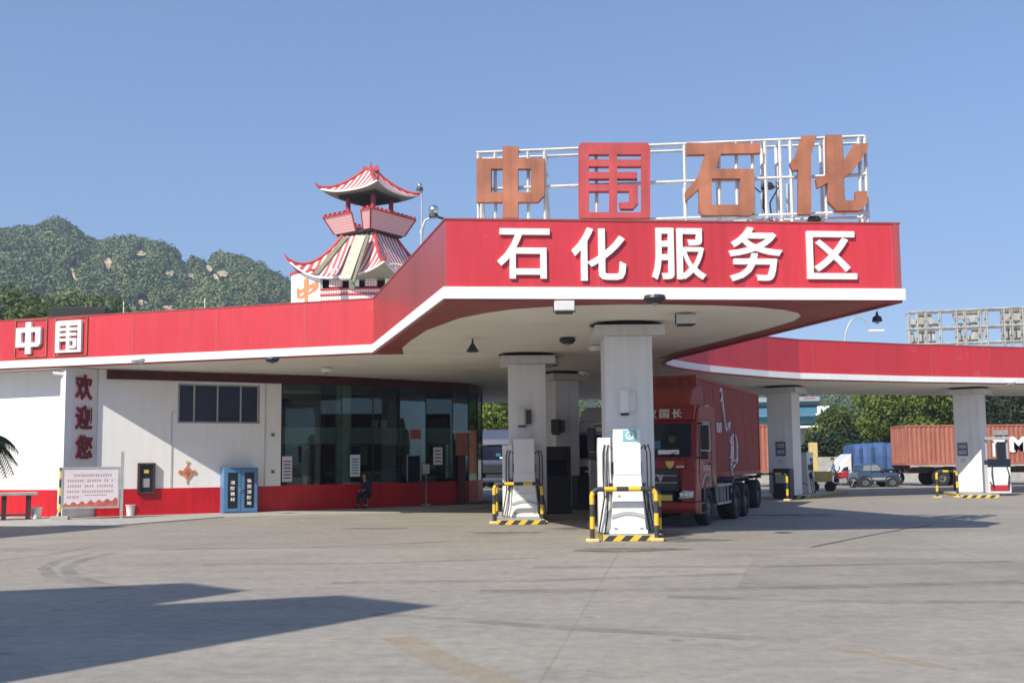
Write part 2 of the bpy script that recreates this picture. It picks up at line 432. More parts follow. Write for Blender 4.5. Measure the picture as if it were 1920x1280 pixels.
for a, bb, wdt in (((-20, 1052), (185, 1022), .2), ((380, 1058), (1010, 1045), .25), ((620, 1092), (1400, 1075), .35), ((1000, 1062), (1900, 1052), .35),
                   ((900, 1108), (1920, 1090), .4), ((300, 1030), (900, 1012), .25), ((1250, 1118), (1920, 1128), .3), ((700, 1150), (1500, 1200), .25)):
    strip('tyre_marks', [a, ((a[0] + bb[0]) / 2, (a[1] + bb[1]) / 2 + 4), bb], wdt, 'tyre_rubber')
fadedmat('oil_stain', (.06, .055, .05), .48, 1.6, .55)
for cx_, cy_, a_, b_ in ((1165, 1030, 1.3, .5), (1290, 1012, 1.0, .5), (950, 998, 1.0, .4), (1080, 990, .9, .5), (1250, 1000, .7, 1.0), (1480, 965, 1.2, .6), (700, 990, 1.1, .35)):
    c_ = at_z(cx_, cy_, .005); rs_ = random.Random(cx_)
    ps_ = [(c_.x + a_ * math.cos(q * .45) * rs_.uniform(.7, 1.2), c_.y + b_ * math.sin(q * .45) * rs_.uniform(.7, 1.2), .005) for q in range(14)]
    tag(MB().face(ps_).build('oil_stain', 'oil_stain'), kind='structure')
# darker slab to the right, poured at another time
fadedmat('slab_patch', (.22, .21, .205), .42, .8, .16)
P = [at_z(x, y, .006) for x, y in ((1412, 1042), (1990, 1050), (2050, 1098), (1380, 1104))]
tag(MB().face(P).build('concrete_patch', 'slab_patch'), kind='structure')

# ================================================================== CANOPY
ZB, ZT = 4.92, 6.52
path_px = [(700, 662), (835, 562), (1692, 565), (1262, 672.5), (1246, 679), (1248, 684), (1262, 688), (1285, 692), (1330, 698), (1380, 702.5), (1440, 707.5), (1500, 711), (1700, 716), (1920, 719.5), (2420, 728)]
path = [at_z(x, y, ZB).xy for x, y in path_px]
Kp = path[0]; L0 = at_z(0, 692, ZB).xy
Lfar = Kp + (L0 - Kp) * 2.2
path = [Lfar] + path
rear = [Vector((path[-1].x, path[-1].y + 7.5)), Vector((14.5, 51.3)), Vector((6, 53.5)), Vector((-2, 57)), Vector((Lfar.x, Lfar.y + 12))]
canopy = empty('station_canopy', (0, 0, 0), 0, 'sweeping petrol station canopy with red fascia and white lower trim', 'canopy')
loop = path + rear
def off(pts, d):
    res = []
    for i, p in enumerate(pts):
        a = pts[i - 1] if i else None; b = pts[i + 1] if i < len(pts) - 1 else None
        d1 = (p - a).normalized() if a is not None else (b - p).normalized()
        d2 = (b - p).normalized() if b is not None else d1
        n1, n2 = Vector((d1.y, -d1.x)), Vector((d2.y, -d2.x)); n = (n1 + n2).normalized()
        res.append(p + n * d / max(.5, n.dot(n1)))
    return res
def band(name, pts, z0, z1, out, thick, m_, parent):
    A, B = off(pts, out), off(pts, out - thick); mb = MB(); u = 0
    for i in range(len(A) - 1):
        L = (A[i + 1] - A[i]).length
        a, b, c, d = A[i], A[i + 1], B[i + 1], B[i]
        mb.face([(*a, z0), (*b, z0), (*b, z1), (*a, z1)], [(u, z0), (u + L, z0), (u + L, z1), (u, z1)])
        mb.face([(*c, z0), (*d, z0), (*d, z1), (*c, z1)], [(u, z0), (u + L, z0), (u + L, z1), (u, z1)])
        mb.face([(*d, z0), (*c, z0), (*b, z0), (*a, z0)]); mb.face([(*a, z1), (*b, z1), (*c, z1), (*d, z1)])
        u += L
    for i in (0, -1):
        a, d = A[i], B[i]; mb.face([(*a, z0), (*a, z1), (*d, z1), (*d, z0)])
    return mb.build(name, m_, parent)
TRIM = .26
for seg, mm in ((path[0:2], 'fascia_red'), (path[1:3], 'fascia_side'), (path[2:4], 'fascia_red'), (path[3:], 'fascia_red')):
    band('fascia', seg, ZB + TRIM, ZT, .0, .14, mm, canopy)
band('rear_fascia', [path[-1]] + rear + [path[0]], ZB + .03, ZT - .3, .0, .14, 'fascia_red', canopy)
band('trim', path, ZB + .02, ZB + TRIM - .002, .045, .22, 'letter_white', canopy)
band('drip_edge', path, ZB - .03, ZB + .018, .0, .10, 'soffit_red', canopy)
band('coping', path, ZT + .002, ZT + .04, .015, .16, 'soffit_red', canopy)
def sheet(name, pts, z, m_, parent, th=.0):
    mb = MB(); pts = [(p[0], p[1]) for p in pts]
    if th: mb.prism(pts, 'z', z, z + th)
    else:
        for t in tessellate_polygon([[Vector((*p, 0)) for p in pts]]): mb.face([(*pts[i], z) for i in reversed(t)])
    return mb.build(name, m_, parent)
ins = off(path, -.16)
sheet('soffit', ins + [p for p in rear], ZB + .012, 'soffit', canopy, .1)
sheet('roof_deck', ins + [p for p in rear], ZT - .5, 'cap_stone', canopy, .12)
inner_px = [(757, 664), (754, 652), (768, 640), (800, 619), (860, 597), (910, 587), (960, 580), (1030, 575), (1090, 572.5), (1170, 571), (1250, 571), (1340, 572.5), (1420, 576), (1470, 581), (1497, 587), (1502, 593), (1490, 602), (1440, 617), (1350, 640), (1262, 662), (1235, 672)]
inner = [at_z(x, y, ZB + .004).xy for x, y in inner_px]
o2 = off(path[1:5], -.05)
bpoly = [at_z(706, 664.5, ZB + .004).xy] + [o2[1], o2[2], o2[3]] + list(reversed(inner))
sheet('soffit_border', bpoly, ZB + .004, 'soffit_red', canopy)

# fascia writing : 石化服务区 on the front, 中围 on the left
FC, FB = path[2], path[3]
fang = math.atan2(FB.y - FC.y, FB.x - FC.x); fl = (FB - FC).length
front = empty('fascia_writing', (FC.x, FC.y, 0), fang); front.parent = canopy
def front_xz(px, py):
    p = on_plane(px, py, FC, FB); return (p.xy - FC).dot((FB - FC).normalized()), p.z
for ch, x0, y0, x1, y1 in (('石', 932, 430, 1030, 523), ('化', 1071, 428, 1172, 527), ('服', 1222, 429, 1321, 525), ('务', 1366, 427, 1464, 528), ('区', 1513, 435, 1602, 524)):
    a = front_xz(x0, y1); b_ = front_xz(x1, y0)
    glyphs('fascia_character', ch, 'letter_white', front, a[0], a[1], b_[0] - a[0], b_[1] - a[1], -.006, .055, .018)
lang = math.atan2(Kp.y - Lfar.y, Kp.x - Lfar.x)
leftw = empty('fascia_writing', (Lfar.x, Lfar.y, 0), lang); leftw.parent = canopy
def left_xz(px, py):
    p = on_plane(px, py, Lfar, Kp); return (p.xy - Lfar).dot((Kp - Lfar).normalized()), p.z

def strokes(name, polys, m_, parent, mp, y, depth, bevel=0.):
    """polys: outlines in sign units; mp maps them to the local XZ plane; each stroke a hair thicker than the last"""
    mb = MB()
    for i, pl in enumerate(polys):
        pts = [mp(*p) for p in pl]
        mb.prism([(p[0], p[1]) for p in pts], 'y', y - depth - .0015 * i, y + .0012 * i)
    return mb.build(name, m_, parent)
def rect(x0, y0, x1, y1): return [(x0, y0), (x1, y0), (x1, y1), (x0, y1)]
# unit outlines (x right, y down, 0..1)
ZHONG = [rect(.385, 0, .61, 1.0), rect(0, .17, .215, .78), [(.80, .17), (1, .17), (1, .68), (.90, .78), (.80, .78)], rect(.215, .17, .385, .315), rect(.61, .17, .80, .315), rect(.215, .645, .385, .78), rect(.61, .645, .80, .78)]
WEI = [[(.04, 0), (.145, 0), (.145, 1), (.02, 1), (0, .97), (0, .05)], [(.87, 0), (.96, 0), (1, .05), (1, 1), (.87, 1)], rect(.145, 0, .87, .155), rect(.145, .925, .87, 1),
       rect(.425, .155, .54, .925), rect(.145, .225, .425, .315), rect(.54, .225, .87, .315), rect(.145, .39, .425, .48), rect(.54, .39, .82, .48),
       rect(.145, .56, .425, .645), rect(.54, .56, .70, .645), [(.70, .56), (.83, .56), (.83, .80), (.76, .88), (.58, .88), (.56, .80), (.70, .79)]]
WEI_SMALL = [p for p in WEI]
def mp_left(x0, y0, x1, y1):
    a = left_xz(x0, y0); b = left_xz(x1, y1); c_ = left_xz(x0, y1)
    return lambda u, v: (a[0] + (b[0] - a[0]) * u, a[1] + (c_[1] - a[1]) * v)
strokes('fascia_character', ZHONG, 'letter_white', leftw, mp_left(35, 606, 79, 665), -.006, .10)
strokes('fascia_character', WEI, 'letter_white', leftw, mp_left(109, 603, 155, 662), -.006, .10)
for (x0, y0, x1, y1) in ((30, 601, 88, 671), (105, 597, 164, 668)):
    mp = mp_left(x0, y0, x1, y1)
    strokes('character_frame', [rect(0, 0, 1, .022), rect(0, .978, 1, 1), rect(0, .022, .03, .978), rect(.97, .022, 1, .978)], 'rust_orange', leftw, mp, -.006, .03)

# ================================================================== ROOF SIGN
SA = at_y(895, 410, 23.1).xy; SB = at_y(1625, 400, 22.15).xy
sang = math.atan2(SB.y - SA.y, SB.x - SA.x)
roof_sign = empty('roof_sign', (SA.x, SA.y, 0), sang, 'tall roof sign of rusty red characters on a white steel frame', 'roof sign')
def sx(px, py):
    p = on_plane(px, py, SA, SB); return (p.xy - SA).dot((SB - SA).normalized()), p.z
def sp(zx, zy, which=1):
    """zoomed-crop pixel -> sign plane"""
    return sx(820 + zx / 3.5545, 240 + zy / 3.5545) if which == 1 else sx(1240 + zx / 3.5563, 240 + zy / 3.5563)
def mp_sign(x0, y0, x1, y1):
    def f(u, v):
        return sx(x0 + (x1 - x0) * u, y0 + (y1 - y0) * v)
    return f
zz = mp_sign(895, 278, 1022, 411.5)
strokes('sign_character', ZHONG, 'rust_orange', roof_sign, zz, 0, .16)
strokes('sign_character', [[(p[0], p[1]) for p in pl] for pl in WEI], 'letter_red', roof_sign, mp_sign(1085, 272, 1219, 412), 0, .18)
S2 = lambda x, y: sp(x, y, 2)
strokes('sign_character', [[(165, 112), (655, 118), (655, 180), (165, 192)], [(285, 190), (395, 184), (330, 350), (245, 420), (158, 500), (155, 440), (235, 345)],
         [(350, 285), (520, 285), (520, 350), (330, 350)], [(520, 285), (612, 285), (612, 570), (590, 595), (520, 595)], [(245, 420), (333, 350), (333, 590), (270, 590), (245, 565)], rect(333, 523, 520, 592)],
        'rust_orange', roof_sign, S2, 0, .16)
strokes('sign_character', [[(930, 65), (1030, 65), (990, 195), (992, 585), (905, 588), (905, 292), (868, 295), (848, 248), (885, 205)],
         [(1090, 60), (1195, 60), (1200, 240), (1275, 122), (1370, 115), (1365, 160), (1275, 290), (1205, 350), (1208, 495), (1283, 495), (1285, 435), (1362, 432), (1362, 515), (1315, 562), (1160, 563), (1103, 500), (1100, 378), (1032, 412), (1022, 352), (1092, 325)]],
        'rust_orange', roof_sign, S2, 0, .16)
fr = MB()
ends = sx(893, 410)[0], sx(1628, 400)[0]
zt_a, zm_a, zb_a = sx(895, 282)[1], sx(895, 350)[1], sx(895, 414)[1]
ztop, zmid, zbot = sx(1625, 258)[1], sx(1625, 331)[1], sx(1625, 400)[1]
ztop = (ztop + zt_a) / 2; zmid = (zmid + zm_a) / 2; zbot = (zbot + sx(1240, 407)[1]) / 2
def bar(mb, a, b, t=.05):
    mb.tube([a, b], t / 1.3, 4)
for z in (ztop, zmid, zbot):
    for y in ((.06, .55) if z != zmid else (.06,)): bar(fr, (ends[0], y, z), (ends[1], y, z), .055 if y < .2 else .045)
vx = [sx(820 + x / 3.5545, 340)[0] for x in (272, 385, 605, 716, 1060)] + [sx(1240 + x / 3.5563, 330)[0] for x in (160, 388, 505, 613, 700, 800, 870, 1100, 1212, 1330, 1372)]
for k, x in enumerate(vx):
    bar(fr, (x, .06, zbot - .05), (x, .06, ztop), .05)
    if k % 3 == 0 or k in (9, 10):
        bar(fr, (x, .55, ZT - .4), (x, .55, ztop), .07 if k in (9, 10) else .05); bar(fr, (x, .06, ztop), (x, .55, ztop), .04); bar(fr, (x, .06, zbot), (x, .55, zbot), .04); bar(fr, (x, .06, zmid), (x, .55, zmid), .04)
for x in (vx[0], vx[3], vx[4] - .3, vx[4] + .3, vx[5], vx[8], vx[10], vx[11], vx[15]):
    bar(fr, (x, .10, ZT - .4), (x, .10, zbot), .06); bar(fr, (x, .6, zmid), (x + .1, 1.5, ZT - .4), .05)
fr.build('sign_frame', 'steel_white', roof_sign)
cb = MB(); cx_ = vx[9]
cb.tube([(cx_ - .35, .3, zmid - .02), (cx_ - .1, .3, zmid - .25), (cx_ + .05, .3, zmid - .1), (cx_ + .3, .3, zmid - .15), (cx_ + .1, .3, zmid - .5), (cx_ + .15, .3, zmid - 1.0)], .018, 5)
cb.tube([(cx_, .3, zmid - .1), (cx_ - .05, .3, zmid - .6), (cx_ + .3, .3, zmid - 1.3), (cx_ + 1.2, .3, zbot - .1)], .02, 5)
cb.build('cable', 'dark_metal', roof_sign)
for kx in (cx_, sx(1525, 400)[0]):
    MB().lathe([(.0, .10), (.10, .08), (.16, -.02), (.15, -.04), (0, -.02)], (kx + .05, .2, zbot - .08 if kx != cx_ else zmid - .15), 14).build('flood_lamp', 'dark_metal', roof_sign)

# ================================================================== STATION BUILDING
bld = empty('station_building', (W0.x, W0.y, 0), WANG, 'white walled station shop with red dado and wide glass front', 'building')
sW, _ = wall_sz(527, 800)          # where the glass begins
ZD = wall_sz(300, 915)[1]          # dado top
sF = wall_sz(183, 800)[0]
TH = .3
mb = MB(); mb.box((sW / 2, TH / 2, (ZD + ZB + .1) / 2), (sW, TH, ZB + .1 - ZD))
# window opening is cut by building the wall as pieces
wx0, wz1 = wall_sz(334, 718); wx1, wz0 = wall_sz(487, 794)
mb = MB()
mb.box(((sF + wx0) / 2, TH / 2, (ZD + ZB) / 2), (wx0 - sF, TH, ZB - ZD))
mb.box(((wx1 + sW) / 2, TH / 2, (ZD + ZB) / 2), (sW - wx1, TH, ZB - ZD))
mb.box(((wx0 + wx1) / 2, TH / 2, (ZD + wz0) / 2), (wx1 - wx0, TH, wz0 - ZD))
mb.box(((wx0 + wx1) / 2, TH / 2, (wz1 + ZB) / 2), (wx1 - wx0, TH, ZB - wz1))
mb.build('wall', 'white_wall', bld)
MB().box(((sF + sW) / 2, TH / 2 - .012, ZD / 2 + .014), (sW - sF, TH + .02, ZD - .032)).build('dado', 'dado_red', bld)
def to_local(p): d = Vector((p.x - W0.x, p.y - W0.y, 0)); return (d.dot(wd), -d.dot(wn))
_c = at_y(128, 900, 34.15); _d = Vector((Lfar - Kp)).normalized()
la = to_local(_c); lb_ = to_local(Vector((_c.x + _d.x * 15, _c.y + _d.y * 15 + .2, 0)))
lq = [Vector(lb_), Vector(la)]
band('wall', lq, ZD, ZB - .002, 0, TH, 'white_wall', bld); band('dado', lq, .03, ZD - .004, .012, TH, 'dado_red', bld)
win = MB()
for zc in (wz0 + .03, wz1 - .03): win.box(((wx0 + wx1) / 2, .12, zc), (wx1 - wx0, .07, .06))
xs = [wall_sz(x, 750)[0] for x in (336, 365, 409, 452.5, 485)]
for x in xs: win.box((x, .12, (wz0 + wz1) / 2), (.055, .068, wz1 - wz0 - .12))
wf = win.build('window', 'steel_grey', bld)
for a, b_ in zip(xs, xs[1:]):
    MB().box(((a + b_) / 2, .125, (wz0 + wz1) / 2), (b_ - a - .056, .012, wz1 - wz0 - .12)).build('pane', 'blue_black_glass', wf)
# red band under the soffit over wall
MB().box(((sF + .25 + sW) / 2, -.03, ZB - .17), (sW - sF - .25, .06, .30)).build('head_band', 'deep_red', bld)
# glass front : plan curve in local coordinates
def to_local(p): d = Vector((p.x - W0.x, p.y - W0.y, 0)); return (d.dot(wd), -d.dot(wn))
gp_px = [(600, 955.0), (640, 953.5), (700, 951), (750, 949), (800, 946.5), (850, 944.5), (880, 943), (897, 941)]
gp = [(sW, 0.0)] + [to_local(at_z(x, y, .03)) for x, y in gp_px]
gp = [gp[0]] + [(x, max(0, y)) for x, y in gp[1:]]
last = gp[-1]; gend = [last, (last[0] + .9, last[1] + 1.4), (last[0] + 1.3, last[1] + 3.4), (last[0] + 1.2, last[1] + 12)]
gl = gp + gend[1:]
V2 = [Vector(p) for p in gl]
def seg_band(name, pts, z0, z1, out, th, m_):
    return band(name, pts, z0, z1, out, th, m_, bld)
seg_band('dado', V2, .034, ZD + .02, .0, .18, 'dado_red')
seg_band('shop_glass', V2, ZD + .022, ZB - .32, -.04, .02, 'shop_glass')
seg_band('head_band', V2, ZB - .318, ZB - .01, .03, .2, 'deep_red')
mul = MB()
acc = 0
for a, b_ in zip(V2, V2[1:]):
    L = (b_ - a).length; n = max(1, round(L / 1.35))
    for k in range(n):
        p = a.lerp(b_, k / n)
        mul.box((p.x, p.y + .06, (ZD + ZB - .32) / 2 + .01), (.03, .05, ZB - .35 - ZD))
mul.build('mullion', 'dark_metal', bld)
# frame edge where glass meets wall
MB().box((sW - .02, .09, (ZD + ZB - .32) / 2), (.06, .12, ZB - .36 - ZD)).build('glass_frame', 'dark_metal', bld)
# interior
xr = last[0] + 1.1
it = MB()
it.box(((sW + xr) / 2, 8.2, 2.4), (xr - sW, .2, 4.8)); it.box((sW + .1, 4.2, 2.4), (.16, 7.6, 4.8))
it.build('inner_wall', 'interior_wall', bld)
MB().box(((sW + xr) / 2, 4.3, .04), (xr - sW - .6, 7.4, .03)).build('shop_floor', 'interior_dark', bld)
zm0 = wall_sz(560, 830)[1]; zm1 = wall_sz(560, 797)[1]
MB().box(((sW + xr) / 2 - .9, 5.0, (zm0 + zm1) / 2), (xr - sW - 2.2, 6.0, zm1 - zm0)).build('mezzanine', 'mezz', bld)
cpx = to_local(at_z(645, 953, .03))
MB().lathe([(.30, .03), (.30, ZB - .01)], (cpx[0] + .05, .52, 0), 28).build('column', 'mezz', bld, smooth=True)
# pier / fin with the greeting
FA = on_plane(183, 900, W0, W0 + wd).xy; FBk = FA
ff = at_y(118, 900, FA.y - .98).xy
finv = (ff - FA); fn = finv.normalized(); side = Vector((-fn.y, fn.x))        # thickness towards left
if side.x > 0: side = -side
fth = .30
inw = Vector((-wn.x, -wn.y)) * .1
quad = [FA + inw, ff, ff + side * fth, FA + side * fth + inw * 2]
fin = MB().prism([(to_local(Vector((*p, 0)))) for p in quad], 'z', .034, ZB - .004)
pier = fin.build('greeting_pier', 'pillar_stone', bld)
# writing on the pier
lx = to_local(Vector((*ff, 0))); lb = to_local(Vector((*FA, 0)))
pang = math.atan2(lb[1] - lx[1], lb[0] - lx[0])
pw = empty('greeting_writing', (lx[0], lx[1], 0), pang); pw.parent = pier
plen = math.dist(lx, lb)
def pier_xz(px, py):
    p = on_plane(px, py, ff, FA); return (p.xy - ff).dot((FA - ff).normalized()), p.z
for ch, y0, y1 in (('欢', 703, 749), ('迎', 760, 805), ('您', 815, 860)):
    a = pier_xz(140, y1); b_ = pier_xz(173.5, y0)
    glyphs('greeting_character', ch, 'greeting_red', pw, a[0], a[1], b_[0] - a[0], b_[1] - a[1], -.004, .03, .03)
def on_wall(name, px, py, label, cat, group=None, out=0.):
    s, z = wall_sz(px, py); p = W0 + wd * s + wn * out
    return empty(name, (p.x, p.y, z), WANG, label, cat, group)
def wsize(x0, y0, x1, y1):
    a = wall_sz(x0, y1); b_ = wall_sz(x1, y0); return b_[0] - a[0], b_[1] - a[1]
# security camera on the wall head
t = on_wall('security_camera', 108, 700, 'small white security camera on the wall beside the greeting pier', 'camera', out=.25)
MB().box((0, .1, .02), (.06, .25, .05)).build('bracket', 'steel_white', t); MB().tube([(-.15, -.02, -.02), (.17, -.12, -.06)], .06, 10).build('camera_body', 'steel_white', t, smooth=True)
MB().tube([(.171, -.121, -.06), (.185, -.126, -.062)], .045, 10).build('lens', 'dark_glass', t)
for (px, py, lb_) in ((511, 815, 'upper small dark wall lamp beside the shop glass'), (511, 884, 'lower small dark wall socket beside the shop glass')):
    t = on_wall('wall_fitting', px, py, lb_, 'wall fitting', 'small fittings on the white wall')
    MB().box((0, -.03, 0), (.13, .06, .11)).build('housing', 'steel_grey', t, bevel=.01); MB().lathe([(0, -.10), (.035, -.09), (.04, -.062)], (0, 0, 0), 10, 'y').build('knob', 'dark_metal', t)
# fire hose cabinet
t = on_wall('fire_cabinet', 273, 925, 'dark red framed fire hose cabinet with glass door on the white wall', 'fire cabinet')
W_, H_ = wsize(256, 867, 290, 925)
c_ = MB()
c_.box((0, -.07, H_ - .03), (W_, .14, .06)); c_.box((0, -.07, .03), (W_, .14, .06))
for s in (-1, 1): c_.box((s * (W_ / 2 - .035), -.07, H_ / 2), (.07, .138, H_ - .12))
c_.build('cabinet_frame', 'wood_dark', t); MB().box((0, -.05, H_ / 2), (W_ - .14, .02, H_ - .12)).build('door', 'dark_glass', t)
MB().box((0, -.066, H_ * .72), (.16, .012, .12)).build('emblem', 'gold', t); MB().box((0, -.066, H_ * .35), (.22, .01, .3)).build('hose_reel', 'steel_grey', t)
# festival ornament
t = on_wall('hanging_ornament', 351, 886, 'orange diamond shaped knot ornament hanging on the white wall', 'ornament', out=.015)
MB().prism([(0, -.27), (.2, 0), (0, .27), (-.2, 0)], 'y', -.02, 0).build('diamond', 'orange_deco', t)
MB().prism([(0, -.13), (.09, 0), (0, .13), (-.09, 0)], 'y', -.032, -.021).build('centre', 'print_brown', t)
for s in (-1, 1): MB().lathe([(.03, -.02), (.075, -.02), (.075, 0), (.03, 0), (.03, -.02)], (s * .23, 0, .02), 12, 'y').build('loop', 'orange_deco', t)
MB().box((0, -.01, .36), (.12, .02, .07)).build('top_knot', 'gold', t); MB().tube([(0, -.01, .27), (0, -.01, .33)], .01, 5).build('cord', 'gold', t)
MB().box((0, -.01, -.32), (.04, .015, .10)).build('tassel', 'orange_deco', t)
# blue equipment cabinet
s0, _ = wall_sz(412, 960)
t = on_wall('equipment_cabinet', 444, 958, 'bright blue two door steel cabinet with white writing standing by the wall', 'cabinet', out=.30)
t.location.z = .032
W_, H_ = wsize(412, 875, 477, 960)
MB().box((0, 0, H_ / 2), (W_, .55, H_)).build('cabinet_body', 'cabinet_blue', t, bevel=.012)
for sgn in (-1, 1):
    cx_ = sgn * W_ / 4 * .96
    d_ = MB().box((cx_, -.286, H_ / 2), (W_ / 2 - .05, .02, H_ - .10)).build('door', 'cabinet_blue', t)
    MB().box((cx_, -.300, H_ / 2), (W_ / 2 * .56, .008, H_ - .34)).build('door_glass', 'dark_glass', d_)
    g = empty('door_writing', (0, 0, 0)); g.parent = d_
    txt = '消防器材' if sgn < 0 else '微型消防站'
    hh = (H_ - .62) / 5
    for k, ch in enumerate(txt):
        glyphs('door_character', ch, 'letter_white', g, cx_ - .075, H_ - .52 - (k + (.3 if sgn < 0 else 0)) * hh * 1.02, .15, hh * .68, -.3045, .004, .02)
    MB().box((sgn * .035, -.312, H_ / 2), (.02, .03, .14)).build('handle', 'chrome', d_)
# thin conduit and drain pipe on the white wall
s_, _ = wall_sz(497, 800)
MB().tube([(s_, -.03, ZD + .02), (s_, -.03, ZB - .35)], .022, 6).build('conduit', 'cap_stone', bld)
s_, _ = wall_sz(322, 800)
MB().tube([(s_, -.025, ZD + .02), (s_, -.025, wz0 + .4), (s_ + .12, -.025, wz0 + .4)], .012, 5).build('cable', 'steel_grey', bld)
# buckets
bk = None
for i, (px, py, lb_) in enumerate(((68, 972, 'white plastic bucket on the ground left of the notice board'), (244, 966, 'white plastic bucket on the ground right of the notice board'))):
    p = at_z(px, py, .03)
    t = empty('bucket', p, 0, lb_, 'bucket', 'white buckets by the wall')
    MB().lathe([(0, .002), (.13, .002), (.165, .36), (.155, .36), (.12, .03), (0, .03)], (0, 0, 0), 20).build('pail', 'plastic_white', t, smooth=True)
    MB().lathe([(.166, .33), (.18, .335), (.18, .36), (.166, .365), (.166, .33)], (0, 0, 0), 20).build('rim_band', 'plastic_white', t)
# notice board
b0 = at_y(113, 972, 32.5); b0.z = 0; b1 = at_y(224, 962, 33.0); b1.z = 0
bang = math.atan2(b1.y - b0.y, b1.x - b0.x)
t = empty('notice_board', b0, bang, 'wide pale notice board with lines of small text on two posts', 'notice board')
BL = (b1 - b0).length
def nb(px, py):
    p = on_plane(px, py, b0, b1); return (p - b0).xy.length * (1 if p.x > b0.x else -1), p.z
n0, n1 = nb(118, 950), nb(222, 878)
MB().box(((n0[0] + n1[0]) / 2, -.03, (n0[1] + n1[1]) / 2), (n1[0] - n0[0], .04, n1[1] - n0[1])).build('panel', 'board_print', t)
frm = MB()
for z in (n0[1] - .03, n1[1] + .03): frm.box(((n0[0] + n1[0]) / 2, -.03, z), (n1[0] - n0[0] + .12, .07, .058))
for x in (n0[0] - .03, n1[0] + .03): frm.box((x, -.03, (n0[1] + n1[1]) / 2), (.058, .066, n1[1] - n0[1]))
frm.build('frame', 'steel_grey', t)
rs = random.Random(3)
tx = MB(); Wb, Hb = n1[0] - n0[0], n1[1] - n0[1]
for r_ in range(5):
    x = n0[0] + .14 + (.18 if r_ == 0 else 0); z = n1[1] - .20 - r_ * .17
    while x < n1[0] - .14 - (1.0 if r_ == 4 else 0):
        ww = .05
        if rs.random() > .1:
            for q in range(3): tx.box((x + rs.uniform(-.004, .004), -.052, z - .03 + q * .028), (ww * rs.uniform(.6, 1), .003, .010))
            tx.box((x + rs.uniform(-.015, .015), -.0545, z), (.010, .002, .075))
        x += .072
for k in range(11): tx.box((n1[0] - .95 + k * .06, -.052, n0[1] + .36), (.035, .003, .03))
tx.build('small_text', 'print_brown', t)
lp = [(n0[0], n0[1])]
for k in range(25): lp.append((n0[0] + Wb * (1 - 0) * k / 24, n0[1] + .06 + .16 * (k / 24) + .05 * math.sin(k * 1.7) + rs.uniform(0, .04)))
lp.append((n1[0], n0[1])); lp = [lp[0]] + lp[1:]
MB().prism([lp[0]] + [(x, z) for x, z in lp[2:]], 'y', -.055, -.051).build('landscape_print', 'print_red', t)
MB().box((n1[0] + .12, 0, nb(222, 846)[1] / 2), (.09, .09, nb(222, 846)[1])).build('post', 'steel_grey', t)
MB().tube([(-.02, 0, .0), (-.02, 0, n1[1] + .05)], .045, 10).build('post', 'pole_stripe', t)
MB().prism([(-.28, -.2), (.25, -.2), (.25, .22), (-.28, .22)], 'z', 0, .14).build('footing', 'kerb_concrete', t, bevel=.03)
# stone table at far left
p = at_y(10, 973, 32.6); p.z = 0
t = empty('bench_table', p, WANG, 'low grey slab table with dark legs at the far left', 'table')
MB().box((-.25, .1, .84), (2.3, .75, .09)).build('tabletop', 'kerb_concrete', t, bevel=.01)
for x in (-1.1, -.05, .65):
    for y in (-.15, .35): MB().box((x, y, .397), (.13, .10, .794)).build('leg', 'wood_dark', t)
MB().box((-.25, .1, .18), (1.7, .5, .05)).build('shelf', 'wood_dark', t)
# potted palm coming in from the left
pal = empty('palm', (-13.75, 26.5, 0), 0, 'green palm fronds reaching in at the left edge', 'palm')
MB().tube([(0, 0, 0), (.03, 0, 1.2), (.0, .05, 2.35)], [.16, .12, .1], 10).build('trunk', 'trunk', pal)
fm = MB(); rs = random.Random(5)
for k in range(17):
    a = k * 2.4; L = rs.uniform(.9, 1.25); el = rs.uniform(.1, 1.0)
    pts = []
    for i in range(9):
        s = i / 8; r_ = L * s * math.cos(el * .6); z = 2.35 + L * (math.sin(el) * s - .95 * s * s)
        pts.append(Vector((r_ * math.cos(a), r_ * math.sin(a), z)))
    side = Vector((-math.sin(a), math.cos(a), 0))
    for i in range(1, 9):
        for sub in range(3):
            q = pts[i - 1].lerp(pts[i], sub / 3); d = (pts[i] - pts[i - 1]).normalized()
            ll = .42 * math.sin(math.pi * min(1, (i + sub / 3) / 9.5)) + .08
            for sg in (-1, 1):
                tip = q + side * sg * ll * .75 + d * ll * .55 - Vector((0, 0, ll * .45))
                fm.face([q, q + d * .045, tip])
    fm.tube(pts, .012, 4)
fm.build('fronds', 'leaf_dark', pal, weld=False)
# interior goods seen dimly through glass
rs = random.Random(21)
lights = MB()
for k in range(6):
    s_ = sW + 1.5 + k * 1.9; lights.box((s_, 2.6, zm0 - .06), (.9, .16, .05))
lights.build('ceiling_batten', 'letter_white', bld)
for k in range(5):
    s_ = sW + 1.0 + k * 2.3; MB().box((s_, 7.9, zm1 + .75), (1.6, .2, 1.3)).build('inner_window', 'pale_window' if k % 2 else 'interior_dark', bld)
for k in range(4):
    s_ = sW + 2.0 + k * 2.6; MB().box((s_, 3.9 + .5 * (k % 2), 1.3), (.35, .35, 2.5)).build('inner_pillar', 'mezz', bld)

